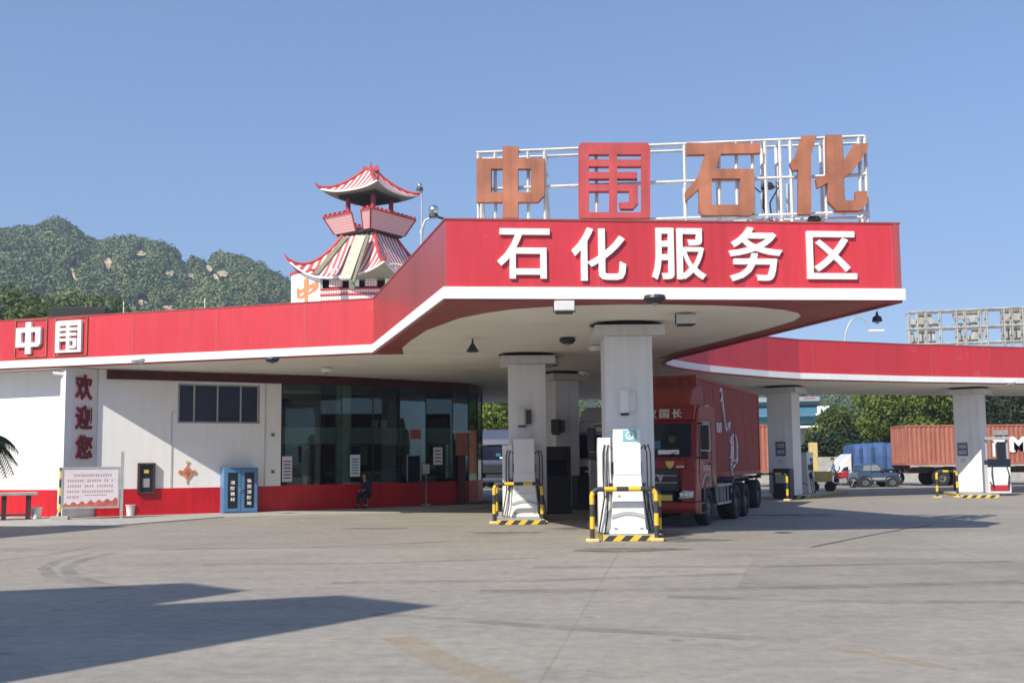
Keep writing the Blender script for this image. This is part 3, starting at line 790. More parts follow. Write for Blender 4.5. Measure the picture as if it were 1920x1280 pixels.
rs = random.Random(11)
def shop_item(name, px, dy, W_, D_, H_, label, cat, mtop, mbody, group=None):
    s, _ = wall_sz(px, 880); p = W0 + wd * s - wn * dy
    t = empty(name, (p.x, p.y, .06), WANG, label, cat, group)
    MB().box((0, 0, H_ / 2), (W_, D_, H_)).build('shelf_body', mbody, t, bevel=.01)
    for k in range(3): MB().box((0, -D_ / 2 - .05, H_ * (k + .8) / 3.6), (W_ * .9, .1, .22)).build('goods', mtop if k % 2 else 'steel_grey', t)
    return t
shop_item('display_shelf', 560, 3.2, 1.6, .5, 1.5, 'dim shop shelf behind the glass left of the pale column', 'shelf', 'pale_blue', 'interior_dark')
shop_item('display_shelf', 700, 3.4, 1.9, .5, 1.55, 'dim shop shelf behind the glass right of the pale column', 'shelf', 'gold', 'interior_dark')
shop_item('display_shelf', 745, 2.2, 1.2, .5, 1.35, 'dim shop shelf with reddish goods behind the glass near the framed hatch', 'shelf', 'print_red', 'steel_grey')
shop_item('display_shelf', 840, 3.0, 1.4, .5, 1.9, 'tall dim shop cabinet behind the right end of the glass', 'shelf', 'pale_blue', 'interior_dark')
shop_item('display_shelf', 590, 2.0, .8, .5, 1.2, 'pale low shelf behind the glass next to the pale column', 'shelf', 'print_white', 'steel_grey')
for i, (x0, y0, x1, y1, mm, lb_) in enumerate(((529, 855, 548, 903, 'board_print', 'white paper notice stuck on the shop glass beside the wall'),
                                               (656, 852, 675, 893, 'pale_blue', 'pale blue poster on the shop glass right of the column'),
                                               (768, 853, 793, 901, 'dark_glass', 'dark framed hatch in the shop glass'),
                                               (714, 785, 744, 828, 'print_white', 'two white hanging sheets behind the upper shop glass'))):
    a = wall_sz(x0, y1); b_ = wall_sz(x1, y0); p = W0 + wd * (a[0] + b_[0]) / 2 + wn * (-.02 if i != 2 else -.25)
    if i == 3: p = p - wn * 1.0
    if i == 1: p = p + wn * .03
    t = empty('glass_notice', (p.x, p.y, a[1]), WANG, lb_, 'notice', None)
    W_, H_ = b_[0] - a[0], b_[1] - a[1]
    if i == 3:
        for s in (-1, 1): MB().prism([(s * .05, 0.05), (s * W_ / 2, -.05 if s < 0 else 0), (s * W_ / 2, H_), (s * .05, H_)][::s], 'y', -.01, 0).build('sheet', mm, t)
    else:
        MB().box((0, 0, H_ / 2), (W_, .012, H_)).build('sheet', mm, t)
        if i == 2:
            f_ = MB()
            for s in (-1, 1): f_.box((s * W_ / 2, -.01, H_ / 2), (.04, .03, H_ + .04))
            f_.box((0, -.01, H_), (W_ - .05, .028, .04)); f_.build('frame', 'steel_grey', t)
        else:
            tx = MB()
            for k in range(6): tx.box((0, -.009, H_ * (.15 + .13 * k)), (W_ * .7, .004, H_ * .05))
            tx.build('print', 'purple_plate', t)

# standing things in front of the right end of the glass
p = at_z(866, 944, .03); t = empty('sign_stand', p, R(4), 'orange topped sign on a dark red post before the right end of the shop glass', 'sign')
u_ = p.y / FPX
MB().box((0, 0, 1.3), (.30, .22, 2.6)).build('post', 'deep_red', t, bevel=.02)
MB().box((0, -.13, at_y(866, 834, p.y).z), (23 * u_, .10, 42 * u_)).build('sign_box', 'container_orange', t, bevel=.02); MB().box((0, -.13, at_y(866, 811, p.y).z), (34 * u_, .14, .06)).build('cap', 'steel_white', t)
p = at_z(799, 947, .03); t = empty('pole_stand', p, 0, 'thin pale pole stand with round foot before the shop glass', 'stand')
MB().tube([(0, 0, 0), (0, 0, 1.3)], .022, 8).build('pole', 'steel_grey', t); MB().lathe([(0, 0), (.22, 0), (.20, .05), (0, .07)], (0, 0, 0), 18).build('foot', 'steel_grey', t); MB().box((0, -.03, 1.42), (.28, .03, .36)).build('sign_plate', 'print_white', t)
for (x0, y0, x1, y1, mm, lb_) in ((768, 804, 790, 823, 'container_orange', 'small orange poster high on the shop glass'), (812, 838, 830, 871, 'print_white', 'white sheet on the shop glass left of the orange topped sign'), (736, 858, 750, 900, 'awning_blue', 'narrow blue poster low on the shop glass')):  # the white sheet fills pale shapes at that spot of the glass
    c_ = at_z((x0 + x1) / 2, 948, .03); Yq = c_.y - .12
    a_ = at_y(x0, y1, Yq); b_ = at_y(x1, y0, Yq)
    t = empty('glass_notice', ((a_.x + b_.x) / 2, Yq, a_.z), R(24), lb_, 'notice')
    W_, H_ = b_.x - a_.x, b_.z - a_.z
    MB().box((0, 0, H_ / 2), (W_, .015, H_)).build('sheet', mm, t); f_ = MB()
    for k in range(4): f_.box((0, -.011, H_ * (.2 + .2 * k)), (W_ * .7, .004, H_ * .06))
    f_.build('print', 'deep_red', t)
t = empty('trash_bin', at_z(818, 945, .03), R(15), 'dark green bin by the dado left of the orange topped sign', 'bin')
MB().lathe([(0, 0), (.24, 0), (.27, .72), (.22, .82), (0, .86)], (0, 0, 0), 18).build('drum', 'tower_dark', t, smooth=True); MB().box((0, -.26, .64), (.24, .03, .10)).build('opening', 'steel_grey', t)

# ================================================================== PILLARS, ISLANDS, DISPENSERS
def pillar(px, Y, rz, wdt, label, dpt=None):
    base = at_y(px, 900, Y); dpt = dpt or wdt
    t = empty('canopy_pillar', (base.x, base.y, 0), rz, label, 'pillar', 'square canopy pillars')
    MB().box((0, 0, (4.60 + .13) / 2), (wdt, dpt, 4.60 - .13)).build('shaft', 'pillar_stone', t, bevel=.012)
    MB().box((.02, 0, 4.72), (wdt * 1.46, dpt * 1.46, .235)).build('capital', 'cap_stone', t, bevel=.01)
    MB().lathe([(wdt * .62, 4.84), (wdt * .62, 4.875), (wdt * .78, 4.928)], (0, 0, 0), 28).build('neck', 'dark_metal', t)  # recessed neck, its dark colour stands in for the shadow gap above the capital
    return t
def island(x, y, rz, wdt, length, label, hoop_w=1.34, hoops=(0.06, .95), gname='pump islands'):
    t = empty('pump_island', (x, y, 0), rz, label, 'pump island', gname)
    MB().box((0, length / 2, .065), (wdt, length, .13)).build('kerb', 'kerb_concrete', t, bevel=.01)
    MB().box((0, -.006, .062), (wdt - .02, .010, .118)).build('hazard_stripe', 'hazard', t)
    for s in (-1, 1): MB().box((s * (wdt / 2 + .004), length / 2, .062), (.006, length - .04, .118)).build('hazard_stripe', 'hazard', t)
    return t
def hoop(x, y, rz, wdt, h, label, r=.052, feet=True):
    t = empty('guard_hoop', (x, y, 0), rz, label, 'guard rail', 'yellow and black guard hoops')
    pts = [(-wdt / 2, 0, .02)] + [(-wdt / 2, 0, h * k / 6) for k in range(1, 6)]
    for k in range(7):
        a = math.pi - math.pi / 2 * k / 6; pts.append((-wdt / 2 + .16 + .16 * math.cos(a), 0, h - .16 + .16 * math.sin(a)))
    pts += [(-wdt / 2 + .2 + (wdt - .4) * k / 6, 0, h) for k in range(1, 6)]
    for k in range(7):
        a = math.pi / 2 - math.pi / 2 * k / 6; pts.append((wdt / 2 - .16 + .16 * math.cos(a), 0, h - .16 + .16 * math.sin(a)))
    pts += [(wdt / 2, 0, h * k / 6) for k in range(5, 0, -1)] + [(wdt / 2, 0, .02)]
    MB().tube(pts, r, 12).build('tube', 'pole_stripe', t, smooth=True)
    if feet:
        for s in (-1, 1): MB().prism([(s * wdt / 2 - .14, -.12), (s * wdt / 2 + .14, -.12), (s * wdt / 2 + .14, .14), (s * wdt / 2 - .14, .14)], 'z', 0, .075).build('footing', 'yellow_foot', t, bevel=.02)
    return t
def dispenser(x, y, rz, h, label, w0=.78, w1=.60, logo=True, side=True, hoses=True):
    t = empty('fuel_dispenser', (x, y, .131), rz, label, 'fuel dispenser', 'tall white fuel dispensers')
    d = .42
    b_ = MB()
    ww = lambda z: w0 + (w1 - w0) * min(1, z / (h * .55))
    zs = [0, h * .12, h * .3, h * .42, h * .55, h - .03]
    P = []
    for z in zs:
        w_ = ww(z) / 2; P.append([(-w_, 0, z), (w_, 0, z), (w_, d, z), (-w_, d, z)])
    for a, c_ in zip(P, P[1:]):
        for k in range(4): b_.face([a[k], a[(k + 1) % 4], c_[(k + 1) % 4], c_[k]])
    b_.face(list(reversed(P[0]))); b_.face(P[-1])
    b_.build('body', 'dispenser_white', t, bevel=.018)
    MB().box((0, d / 2, .05), (w0 + .05, d + .06, .09)).build('base_skirt', 'dispenser_white', t, bevel=.01)
    # grey arc band
    a_ = MB(); wv = ww(.4) / 2
    n = 8
    lo = [(-wv + 2 * wv * k / n, .34 + .08 * math.sin(math.pi * k / n)) for k in range(n + 1)]
    a_.prism(lo + [(x_, z + .075) for x_, z in reversed(lo)], 'y', -.022, -.003)
    a_.build('grey_band', 'grey_band', t)
    for z in (h * .30, h * .56):
        MB().box((0, -.004, z), (ww(z) - .02, .010, .007)).build('panel_seam', 'grey_band', t)
    MB().box((-w1 / 2 + .10, -.010, h * .36), (.05, .012, .035)).build('lock', 'steel_grey', t)
    for s in (-1, 1): MB().box((s * w0 * .36, -.012, .12), (.07, .02, .05)).build('foot_bolt', 'steel_grey', t)
    # display, keypad, slots on both working sides
    for s in (-1, 1):
        xx = s * (w1 / 2 + .012)
        q = MB(); q.box((xx, d / 2, h * .62), (.024, .30, .26)); q.build('display', 'dark_glass', t)
        MB().box((xx, d / 2, h * .48), (.022, .22, .12)).build('keypad', 'grey_band', t)
    if logo:
        MB().box((.06, -.008, h - .17), (.30, .014, .24)).build('logo_plate', 'teal', t)
        MB().lathe([(.060, -.0175), (.078, -.019), (.095, -.0175), (.095, -.016), (.060, -.016), (.060, -.0175)], (.06, 0, h - .17), 22, 'y').build('logo_ring', 'letter_white', t)
        MB().prism([(.05, h - .215), (.075, h - .215), (.075, h - .13), (.05, h - .13)], 'y', -.0205, -.0155).build('logo_ring', 'letter_white', t)
    if side:
        MB().box((-w1 / 2 - .19, d * .75, h * .46), (.28, .30, h * .90)).build('side_cabinet', 'dispenser_white', t, bevel=.01)
    if hoses:
        for s in (-1, 1):
            for q, dx in enumerate((.07, .15)):
                x0 = s * (w1 / 2 + dx)
                MB().tube([(x0 - s * .05, .2, h * .80), (x0 + s * .03, .16, h * .84), (x0 + s * .07, .12, h * .76), (x0 + s * .075, .10, h * .55), (x0 + s * .06, .08, h * .34), (x0 + s * (.08 + .05 * q), .08, h * .16), (x0 + s * (.14 + .05 * q), .1, .03), (x0 + s * .12, .22, .05), (x0 + s * .05, .24, h * .22), (x0, .2, h * .40)], .017, 8).build('hose', 'black_rubber', t, smooth=True)
            nz = MB(); nz.tube([(s * (w1 / 2 + .05), .16, h * .46), (s * (w1 / 2 + .12), .14, h * .40), (s * (w1 / 2 + .16), .12, h * .34)], .035, 8); nz.box((s * (w1 / 2 + .06), .16, h * .43), (.10, .12, .22))
            nz.build('nozzle', 'dark_metal', t)
    return t
def wall_box(px, py0, py1, Y, dx0, dx1, m1, m2, label):
    p = at_y((dx0 + dx1) / 2, py1, Y); q = at_y((dx0 + dx1) / 2, py0, Y); H_ = q.z - p.z
    W_ = (dx1 - dx0) / FPX * Y
    t = empty('pillar_box', (p.x, Y, p.z), R(-8), label, 'equipment box', 'boxes mounted on the canopy pillars')
    MB().prism([(-W_ / 2, 0), (-W_ / 2, -.13), (-W_ / 3, -.22), (W_ / 3, -.22), (W_ / 2, -.13), (W_ / 2, 0)], 'z', 0, H_).build('housing', m1, t, bevel=.012)
    MB().box((W_ / 2 + .07, -.04, H_ / 2), (.14, .08, H_ * .86)).build('back_plate', m2, t)
    MB().box((0, -.02, -.03), (W_ * .8, .05, .05)).build('bracket', 'dark_metal', t)
    return t
P1 = pillar(1178, 24.15, 0, 1.10, 'nearest square grey pillar standing behind the tall white pump with teal logo')
P2 = pillar(989, 30.85, R(2), 1.09, 'square grey pillar left of the nearest one, behind the half shaded pump')
P3 = pillar(1054, 37.2, R(25), .95, 'shaded pillar seen between the two front pillars, deep under the canopy')
P4 = pillar(1473, 45.6, R(-33), 1.12, 'square pillar with a purple plate right of the red truck')
P5 = pillar(1824, 47.8, R(-38), 1.14, 'rightmost square pillar with its lower face in sun')
# island 1
i1 = at_z(1188, 1014, .0); island(i1.x + .0, i1.y + .03, 0, 1.30, 4.6, 'near pump island with black and yellow striped kerb')
h1 = at_z(1171.5, 1015, .0); hoop(h1.x, h1.y, 0, 1.38, 1.12, 'yellow and black hoop at the very front of the near pump')
h1b = at_y(1184, 1000, i1.y + .95); hoop(h1b.x, i1.y + .95, 0, 1.26, 1.10, 'yellow and black hoop just behind the front hoop of the near pump', feet=False)
d1 = at_y(1179, 1000, h1.y + .34); dispenser(d1.x, h1.y + .34, 0, 2.31, 'tall fully sunlit white dispenser with teal logo by the nearest pillar')
wall_box(1175, 733, 774, 23.6, 1162, 1181, 'dispenser_white', 'pillar_stone', 'white box mounted high on the nearest pillar')
# island 2
i2 = at_z(977, 983, .0); island(i2.x, i2.y, R(1), 1.30, 4.6, 'second pump island with striped kerb left of the near one')
h2 = at_z(972, 981, .0); hoop(h2.x, h2.y, R(1), 1.34, 1.10, 'yellow and black hoop in front of the half shaded pump')
hoop(h2.x + .02, h2.y + 1.5, R(1), 1.30, 1.10, 'rear hoop of the half shaded pump on the second island', feet=False)
d2 = at_y(984, 970, h2.y + .75); dispenser(d2.x, h2.y + .75, 0, 2.27, 'white dispenser half in shade beside the second pillar', logo=False)
wall_box(980, 766, 797, 30.28, 970, 988, 'cap_stone', 'wood_dark', 'grey box mounted on the second pillar')
wb = wall_box(1042, 786, 812, 36.6, 1034, 1052, 'dark_metal', 'dark_metal', 'black box mounted on the shaded third pillar')
# black drum unit beside pillar 3
t = empty('cabinet_unit', at_z(1040, 962, 0), R(10), 'black cabinet standing in deep shade by the third pillar', 'cabinet')
MB().box((0, 0, 1.1), (1.0, .7, 2.2)).build('housing', 'dark_metal', t, bevel=.05); MB().box((0, -.36, 1.5), (.7, .02, .5)).build('panel', 'dark_glass', t)
# islands on the right
def far_island(px, py, rz, label, hl, **k):
    p = at_z(px, py, 0); island(p.x, p.y, rz, 1.5, 6.0, label, **k); return p
p4 = far_island(1485, 934, R(-33), 'striped pump island under the pillar with purple plate', 0)
hoop(at_z(1448, 938, 0).x, at_z(1448, 938, 0).y, R(-33), 1.3, 1.1, 'hoop at the foot of the pillar with the purple plate')
dq = at_z(1520, 931, 0); dispenser(dq.x, dq.y + 1.2, R(-60), 1.9, 'shaded low dispenser behind the pillar with the purple plate', logo=False, side=False)
t = empty('shade_unit', at_z(1452, 936, 0) + Vector((.6, .7, 0)), R(-33), 'dark squat machine at the foot of the pillar with purple plate', 'machine')
MB().box((0, 0, .65), (.75, .6, 1.3)).build('housing', 'dark_metal', t, bevel=.05); MB().box((0, -.31, .85), (.5, .02, .35)).build('panel', 'steel_grey', t); MB().box((-.9, -.2, .16), (.9, .4, .10)).build('tray', 'plastic_white', t)
t = empty('wheel_trolley', at_z(1540, 922, 0), R(-10), 'cream metal trolley with dark wheels near the pillar with purple plate', 'trolley')
MB().box((0, 0, .78), (1.1, .6, .55)).build('tray', 'yellow_foot', t, bevel=.03)
for s in (-1, 1): MB().lathe([(0, -.05), (.26, -.05), (.28, 0), (.26, .05), (0, .05)], (s * .4, -.3, .28), 16, 'y').build('wheel', 'tyre', t)
MB().tube([(.5, 0, .8), (.9, 0, 1.1), (.95, 0, 1.3)], .03, 6).build('handle', 'dark_metal', t)
p5 = far_island(1838, 933, R(-14), 'striped pump island at the right edge under the last pillar', 0)
hp = at_z(1777, 933, 0); hoop(hp.x, hp.y, R(10), .95, 1.12, 'yellow hoop left of the rightmost pillar')
# red and white dispenser near right edge
dp = at_z(1882, 930, 0)
t = empty('fuel_dispenser', (dp.x, dp.y + .3, .131), R(-8), 'red and white dispenser with dark upper screen right of the last pillar', 'fuel dispenser', 'red and white fuel dispensers')
MB().box((0, .25, .62), (.95, .5, 1.24)).build('body', 'dispenser_white', t, bevel=.02)
MB().box((0, -.012, .22), (.80, .02, .26)).build('lower_panel', 'moto_red', t); MB().box((0, -.012, 1.32), (.96, .022, .34)).build('screen', 'dark_glass', t)
MB().box((0, .25, 1.34), (.93, .46, .20)).build('head', 'dark_metal', t)
for s in (-1, 1): MB().box((s * .44, .25, 1.9), (.08, .10, .92)).build('upright', 'steel_grey', t)
MB().box((0, .25, 2.40), (1.05, .42, .12)).build('top_sign', 'steel_grey', t)
MB().box((.2, .25, 1.85), (.36, .06, .78)).build('side_panel', 'dark_glass', t); MB().box((-.12, .2, 1.9), (.10, .08, .6)).build('nozzle', 'plastic_white', t)
for s in (-1, 1): MB().tube([(s * .3, -.05, 1.2), (s * .36, -.16, .8), (s * .3, -.15, .3), (s * .42, -.05, .5)], .028, 6).build('hose', 'black_rubber', t)
t = empty('red_bin', at_z(1803, 925, 0), R(-20), 'red rounded bin against the left foot of the rightmost pillar', 'bin')
MB().lathe([(0, .01), (.30, .01), (.34, .2), (.34, 1.05), (.28, 1.25), (0, 1.33)], (0, 0, 0), 20).build('drum', 'truck_red', t, smooth=True); MB().lathe([(.345, .95), (.36, .96), (.36, 1.02), (.345, 1.03), (.345, .95)], (0, 0, 0), 20).build('lid_band', 'dark_metal', t)
# plates on pillars (numbers unreadable small plates)
def plate(par, px0, py0, px1, py1, label):
    # on the pillar's left-facing side: rotated face; find local hit on the front face (local -Y)
    M = Matrix.Translation(par.location) @ Matrix.Rotation(par.rotation_euler.z, 4, 'Z'); Mi = M.inverted()
    o = Mi @ EYE; res = []
    for face in ((0, -1), (-1, 0), (1, 0)):
        half = .57
        d = Mi.to_3x3() @ ray((px0 + px1) / 2, (py0 + py1) / 2)
        if face[0]: tt = (face[0] * half - o.x) / d.x
        else: tt = (face[1] * half - o.y) / d.y
        q = o + d * tt
        if abs(q.x) < half + .01 and abs(q.y) < half + .01 and tt > 0: res.append((tt, face, q))
    if not res: return
    tt, face, q = min(res, key=lambda r_: r_[0])
    H_ = (py1 - py0) / FPX * par.location.y
    ang = par.rotation_euler.z + (math.pi / 2 * (-1 if face[0] < 0 else 1) if face[0] else 0)
    wp = M @ Vector((q.x, q.y, q.z))
    t = empty('number_plate', wp, ang, label, 'plate', 'plates on the canopy pillars')
    MB().box((0, -.012, 0), (.44, .02, H_)).build('panel', 'purple_plate', t)
    f_ = MB()
    for s in (-1, 1): f_.box((0, -.026, s * H_ * .22), (.34, .006, H_ * .30))
    f_.build('print', 'steel_grey', t)
    MB().box((0, -.01, -H_ / 2 - .22), (.2, .015, .16)).build('sticker', 'cap_stone', t)
plate(P4, 1456, 828, 1472, 854, 'small purple plate on the pillar right of the red truck')
plate(P5, 1799, 830, 1811, 854, 'small purple plate on the rightmost pillar')

# ceiling fittings
def ceil_fit(px, py, label, kind='box'):
    p = at_z(px, py, ZB - .3)
    t = empty('ceiling_lamp', (p.x, p.y, ZB), 0, label, 'ceiling lamp', 'lamps and cameras under the canopy')
    if kind == 'box':
        MB().box((0, 0, -.14), (.40, .34, .20)).build('housing', 'cap_stone', t, bevel=.02); MB().box((0, 0, -.255), (.34, .28, .03)).build('lens', 'dark_metal', t)
        for s in (-1, 1): MB().box((s * .21, 0, -.13), (.02, .05, .25)).build('bracket', 'dark_metal', t)
    elif kind == 'cone':
        MB().lathe([(.02, -.02), (.03, -.12), (.17, -.34), (.15, -.35), (0, -.30)], (0, 0, 0), 16).build('shade', 'dark_metal', t); MB().tube([(0, 0, 0), (0, 0, -.1)], .015, 6).build('stem', 'dark_metal', t)
    else:
        MB().lathe([(.0, -.01), (.20, -.01), (.22, -.07), (.14, -.15), (0, -.16)], (0, 0, 0), 18).build('housing', 'lamp_glass' if kind == 'disc' else 'dark_metal', t); MB().lathe([(.06, -.161), (.05, -.2), (0, -.21)], (0, 0, 0), 10).build('lens', 'steel_grey', t)
for a in ((1058, 590, 'square floodlight under the canopy left of the nearest pillar', 'box'), (1285, 613, 'dark lamp under the canopy right of the nearest pillar cap', 'box'), (886, 656, 'small cone lamp hanging left of the second pillar', 'cone'),
          (1034, 688, 'dark lamp on the soffit just right of the second pillar cap', 'box'), (1117, 668, 'pale disc lamp on the soffit between the front pillars', 'disc'), (1228, 582, 'flat dark lamp above the nearest pillar cap', 'dark'),
          (1064, 655, 'flat dark lamp above the second pillar cap', 'dark'), (1095, 711, 'bright disc lamp deep under the canopy beside the third pillar', 'disc'), (258, 690, 'pale disc lamp on the soffit near the greeting pier', 'disc'),
          (510, 688, 'round lamp on the soffit above the wall window', 'dark'), (612, 706, 'pale disc lamp on the soffit above the shop glass', 'disc'), (1895, 727, 'pale disc lamp on the right wing soffit at the photo edge', 'disc')):
    ceil_fit(*a)
t = empty('hanging_bell', at_z(1644, 584, ZB - .02), 0, 'small dark siren hanging under the canopy edge at right', 'siren')
t.location.z = ZB - .02
MB().lathe([(.02, 0), (.03, -.08), (.09, -.12), (.11, -.22), (0, -.22)], (0, 0, 0), 14).build('horn', 'dark_metal', t); MB().lathe([(.05, -.221), (.04, -.26), (0, -.27)], (0, 0, 0), 10).build('tip', 'steel_grey', t)

# ================================================================== ROOF THINGS
def globe_lamp(px, py, Y, r, armpx, label):
    p = at_y(px, py, Y)
    t = empty('globe_lamp', (p.x, Y, ZT - .4), 0, label, 'roof lamp', 'mirror globes on curved roof poles')
    zl = p.z - ZT + .4
    MB().sphere((0, 0, zl), r, 14).build('globe', 'chrome', t, smooth=True)
    ax = (armpx - px) / FPX * Y
    MB().tube([(ax, 0, 0), (ax, 0, zl - .75), (ax * .95, 0, zl - .45), (ax * .7, 0, zl - .25), (ax * .25, 0, zl - r - .06), (.1, 0, zl - r - .03)], .028, 8).build('pole', 'steel_grey', t, smooth=True)
    MB().lathe([(0, zl - r - .06), (.12, zl - r - .05), (.10, zl - r + .04), (0, zl - r + .05)], (0, 0, 0), 14).build('collar', 'dark_metal', t)
    if px > 800: MB().tube([(.05, 0, zl - r - .03), (.22, .1, zl - r - .06)], .03, 6).build('tie', 'dark_metal', t)
globe_lamp(813, 394, 24.0, .125, 790, 'larger mirror globe on a curved pole at the corner of the front canopy')
globe_lamp(787, 349, 33, .095, 791, 'smaller mirror globe beside the pagoda roof tip')
def rod(px, py0, Y, label, m_='steel_white'):
    p = at_y(px, py0, Y); t = empty('lightning_rod', (p.x, Y, ZT - .4), 0, label, 'lightning rod', 'thin rods on the canopy roof')
    MB().tube([(0, 0, 0), (0, 0, p.z - ZT + .3)], [.03, .012], 6).build('rod', m_, t); MB().lathe([(.03, p.z - ZT + .3), (.012, p.z - ZT + .4), (0, p.z - ZT + .42)], (0, 0, 0), 8).build('tip', m_, t); MB().lathe([(.12, 0), (.1, .5), (0, .5)], (0, 0, 0), 8).build('foot', 'steel_grey', t)
rod(789, 430, 26, 'thin white rod at the raised canopy corner by the pagoda'); rod(232, 566, 36, 'short pale rod on the left canopy right of the black tank'); rod(384, 560, 36, 'short pale rod on the left canopy further right')
# black tank on left roof
p = at_y(154, 590, 37)
t = empty('roof_tank', (p.x, 37, ZT - .38), R(8), 'long low black tank lying on the left canopy roof', 'roof tank')
zt_ = at_y(154, 578, 37).z - (ZT - .38)
MB().box((0, 0, zt_ / 2 + .1), (1.95, 1.0, zt_ - .2)).build('tank', 'asphalt_dark', t, bevel=.08)
for s in (-1, 1): MB().box((s * .7, 0, .05), (.12, 1.1, .1)).build('skid', 'steel_grey', t)
# curved street lamp right of canopy tip
p = at_y(1584, 640, 48)
t = empty('street_lamp', (p.x, 48, 0), 0, 'curved arm street lamp behind the canopy tip', 'street lamp')
q = lambda px, py: ((at_y(px, py, 48) - Vector((p.x, 48, 0))).x, 0, at_y(px, py, 48).z)
MB().tube([(0, 0, ZT - .5), q(1584, 640), q(1586, 622), q(1592, 606), q(1600, 597), q(1610, 594), q(1620, 600), q(1628, 612), q(1632, 622)], [.06, .05, .045, .04, .04, .035, .03, .03, .03], 8).build('pole', 'steel_grey', t, smooth=True)
e_ = q(1643, 620); MB().box((e_[0], 0, e_[2]), (.7, .3, .10)).build('lamp_head', 'steel_white', t, bevel=.03)

# rear view sign on right wing
ra = at_y(1703, 640, 50).xy; rb = at_y(1940, 630, 48.5).xy; rang = math.atan2(rb.y - ra.y, rb.x - ra.x)
t = empty('roof_sign', (ra.x, ra.y, 0), rang, 'second roof sign seen from behind with pale character backs on the right wing', 'roof sign')
def rx(px, py):
    q_ = on_plane(px, py, ra, rb); return (q_.xy - ra).dot((rb - ra).normalized()), q_.z
for ch, x0, y0, x1, y1 in (('化', 1703, 586, 1763, 646), ('石', 1790, 582, 1845, 646), ('国', 1880, 574, 1938, 644), ('中', 1975, 570, 2030, 642)):
    a = rx(x0, y1); b_ = rx(x1, y0)
    glyphs('sign_character', ch, 'faded_back', t, a[0], a[1], b_[0] - a[0], b_[1] - a[1], .3, .14, .06, mirror=True)
f_ = MB(); xa, xb = rx(1700, 640)[0], rx(2040, 640)[0]
for py in (584, 616, 645):
    z = (rx(1800, py)[1])
    for y in (.02, -.5): bar(f_, (xa, y, z), (xb, y, z), .07)
for x_ in (1703, 1719, 1735, 1762, 1792, 1808, 1836, 1848, 1880, 1895, 1915, 1940, 1975, 2000, 2030):
    x = rx(x_, 610)[0]; bar(f_, (x, -.0, ZT - .4), (x, -.0, rx(1800, 583)[1]), .055)
    bar(f_, (x, -.5, ZT - .4), (x, -.5, rx(1800, 583)[1]), .05)
f_.build('sign_frame', 'faded_back', t)

# ================================================================== PAGODA TOWER
TY = 50.0
tc = at_y(693, 500, TY)
tower = empty('pagoda_tower', (tc.x, TY, 0), 0, 'red and white striped pagoda tower with two curved roofs above the canopy', 'pagoda tower')
U = TY / FPX                                   # metres per pixel there
def tz(py): return at_y(693, py, TY).z
AZ = R(16.5)
def ring(r, az=AZ):
    return [Vector((r * math.sin(az + k * math.pi / 2), -r * math.cos(az + k * math.pi / 2), 0)) for k in range(4)]   # 0 front, 1 right, 2 back, 3 left
def pagoda_roof(r_e, r_t, z_e, z_t, ups, stripe_parent, name='roof', az=AZ):
    E = ring(r_e, az); T = ring(r_t, az); N, Mv = 14, 8
    mb = MB(); soff = MB()
    for k in range(4):
        a, b_ = E[k], E[(k + 1) % 4]; ta, tb = T[k], T[(k + 1) % 4]; L = (b_ - a).length
        g = []
        for j in range(Mv + 1):
            v_ = j / Mv
            row = []
            for i in range(N + 1):
                u_ = i / N; c_ = abs(2 * u_ - 1)
                e_ = a.lerp(b_, u_); q_ = ta.lerp(tb, u_)
                pull = 1 - .10 * (1 - c_ ** 2) * (1 - v_)
                p_ = (e_ * pull).lerp(q_, v_)
                up = ups[k] if u_ < .5 else ups[(k + 1) % 4]
                z = z_e + (z_t - z_e) * (v_ ** 1.55) + up * (c_ ** 3.2) * (1 - v_) ** 2.2
                row.append(((p_.x, p_.y, z), ((u_ - .5) * L * (1 - v_) + (u_ - .5) * (tb - ta).length * v_ + 50, v_ * (z_t - z_e) * 1.3)))
            g.append(row)
        for j in range(Mv):
            for i in range(N):
                q4 = [g[j][i], g[j][i + 1], g[j + 1][i + 1], g[j + 1][i]]
                mb.face([x[0] for x in q4], [x[1] for x in q4])
        for i in range(N):
            A_, B_ = g[0][i][0], g[0][i + 1][0]
            mb.face([(A_[0], A_[1], A_[2] - .09), (B_[0], B_[1], B_[2] - .09), B_, A_], [(.3, 0)] * 4)
            soff.face([(A_[0], A_[1], A_[2] - .09), (B_[0], B_[1], B_[2] - .09), (B_[0] * .45, B_[1] * .45, z_e - .12), (A_[0] * .45, A_[1] * .45, z_e - .12)])
        hip = [Vector((g[j][0][0][0], g[j][0][0][1], g[j][0][0][2] + .03)) for j in range(Mv + 1)]
        tipd = (hip[0] - hip[1]).normalized()
        tip = hip[0] + tipd * .12 + Vector((0, 0, .05)); tip2 = hip[0] + tipd * .26 + Vector((0, 0, .20))
        MB().tube([tip2, tip] + hip, [.02, .06] + [.085] * len(hip), 6).build('hip_ridge', 'tower_red', stripe_parent, smooth=True)
    r_ = mb.build(name, 'roof_tile', stripe_parent, smooth=True); soff.build('eave_underside', 'olive_beam', stripe_parent, smooth=True)
    return r_
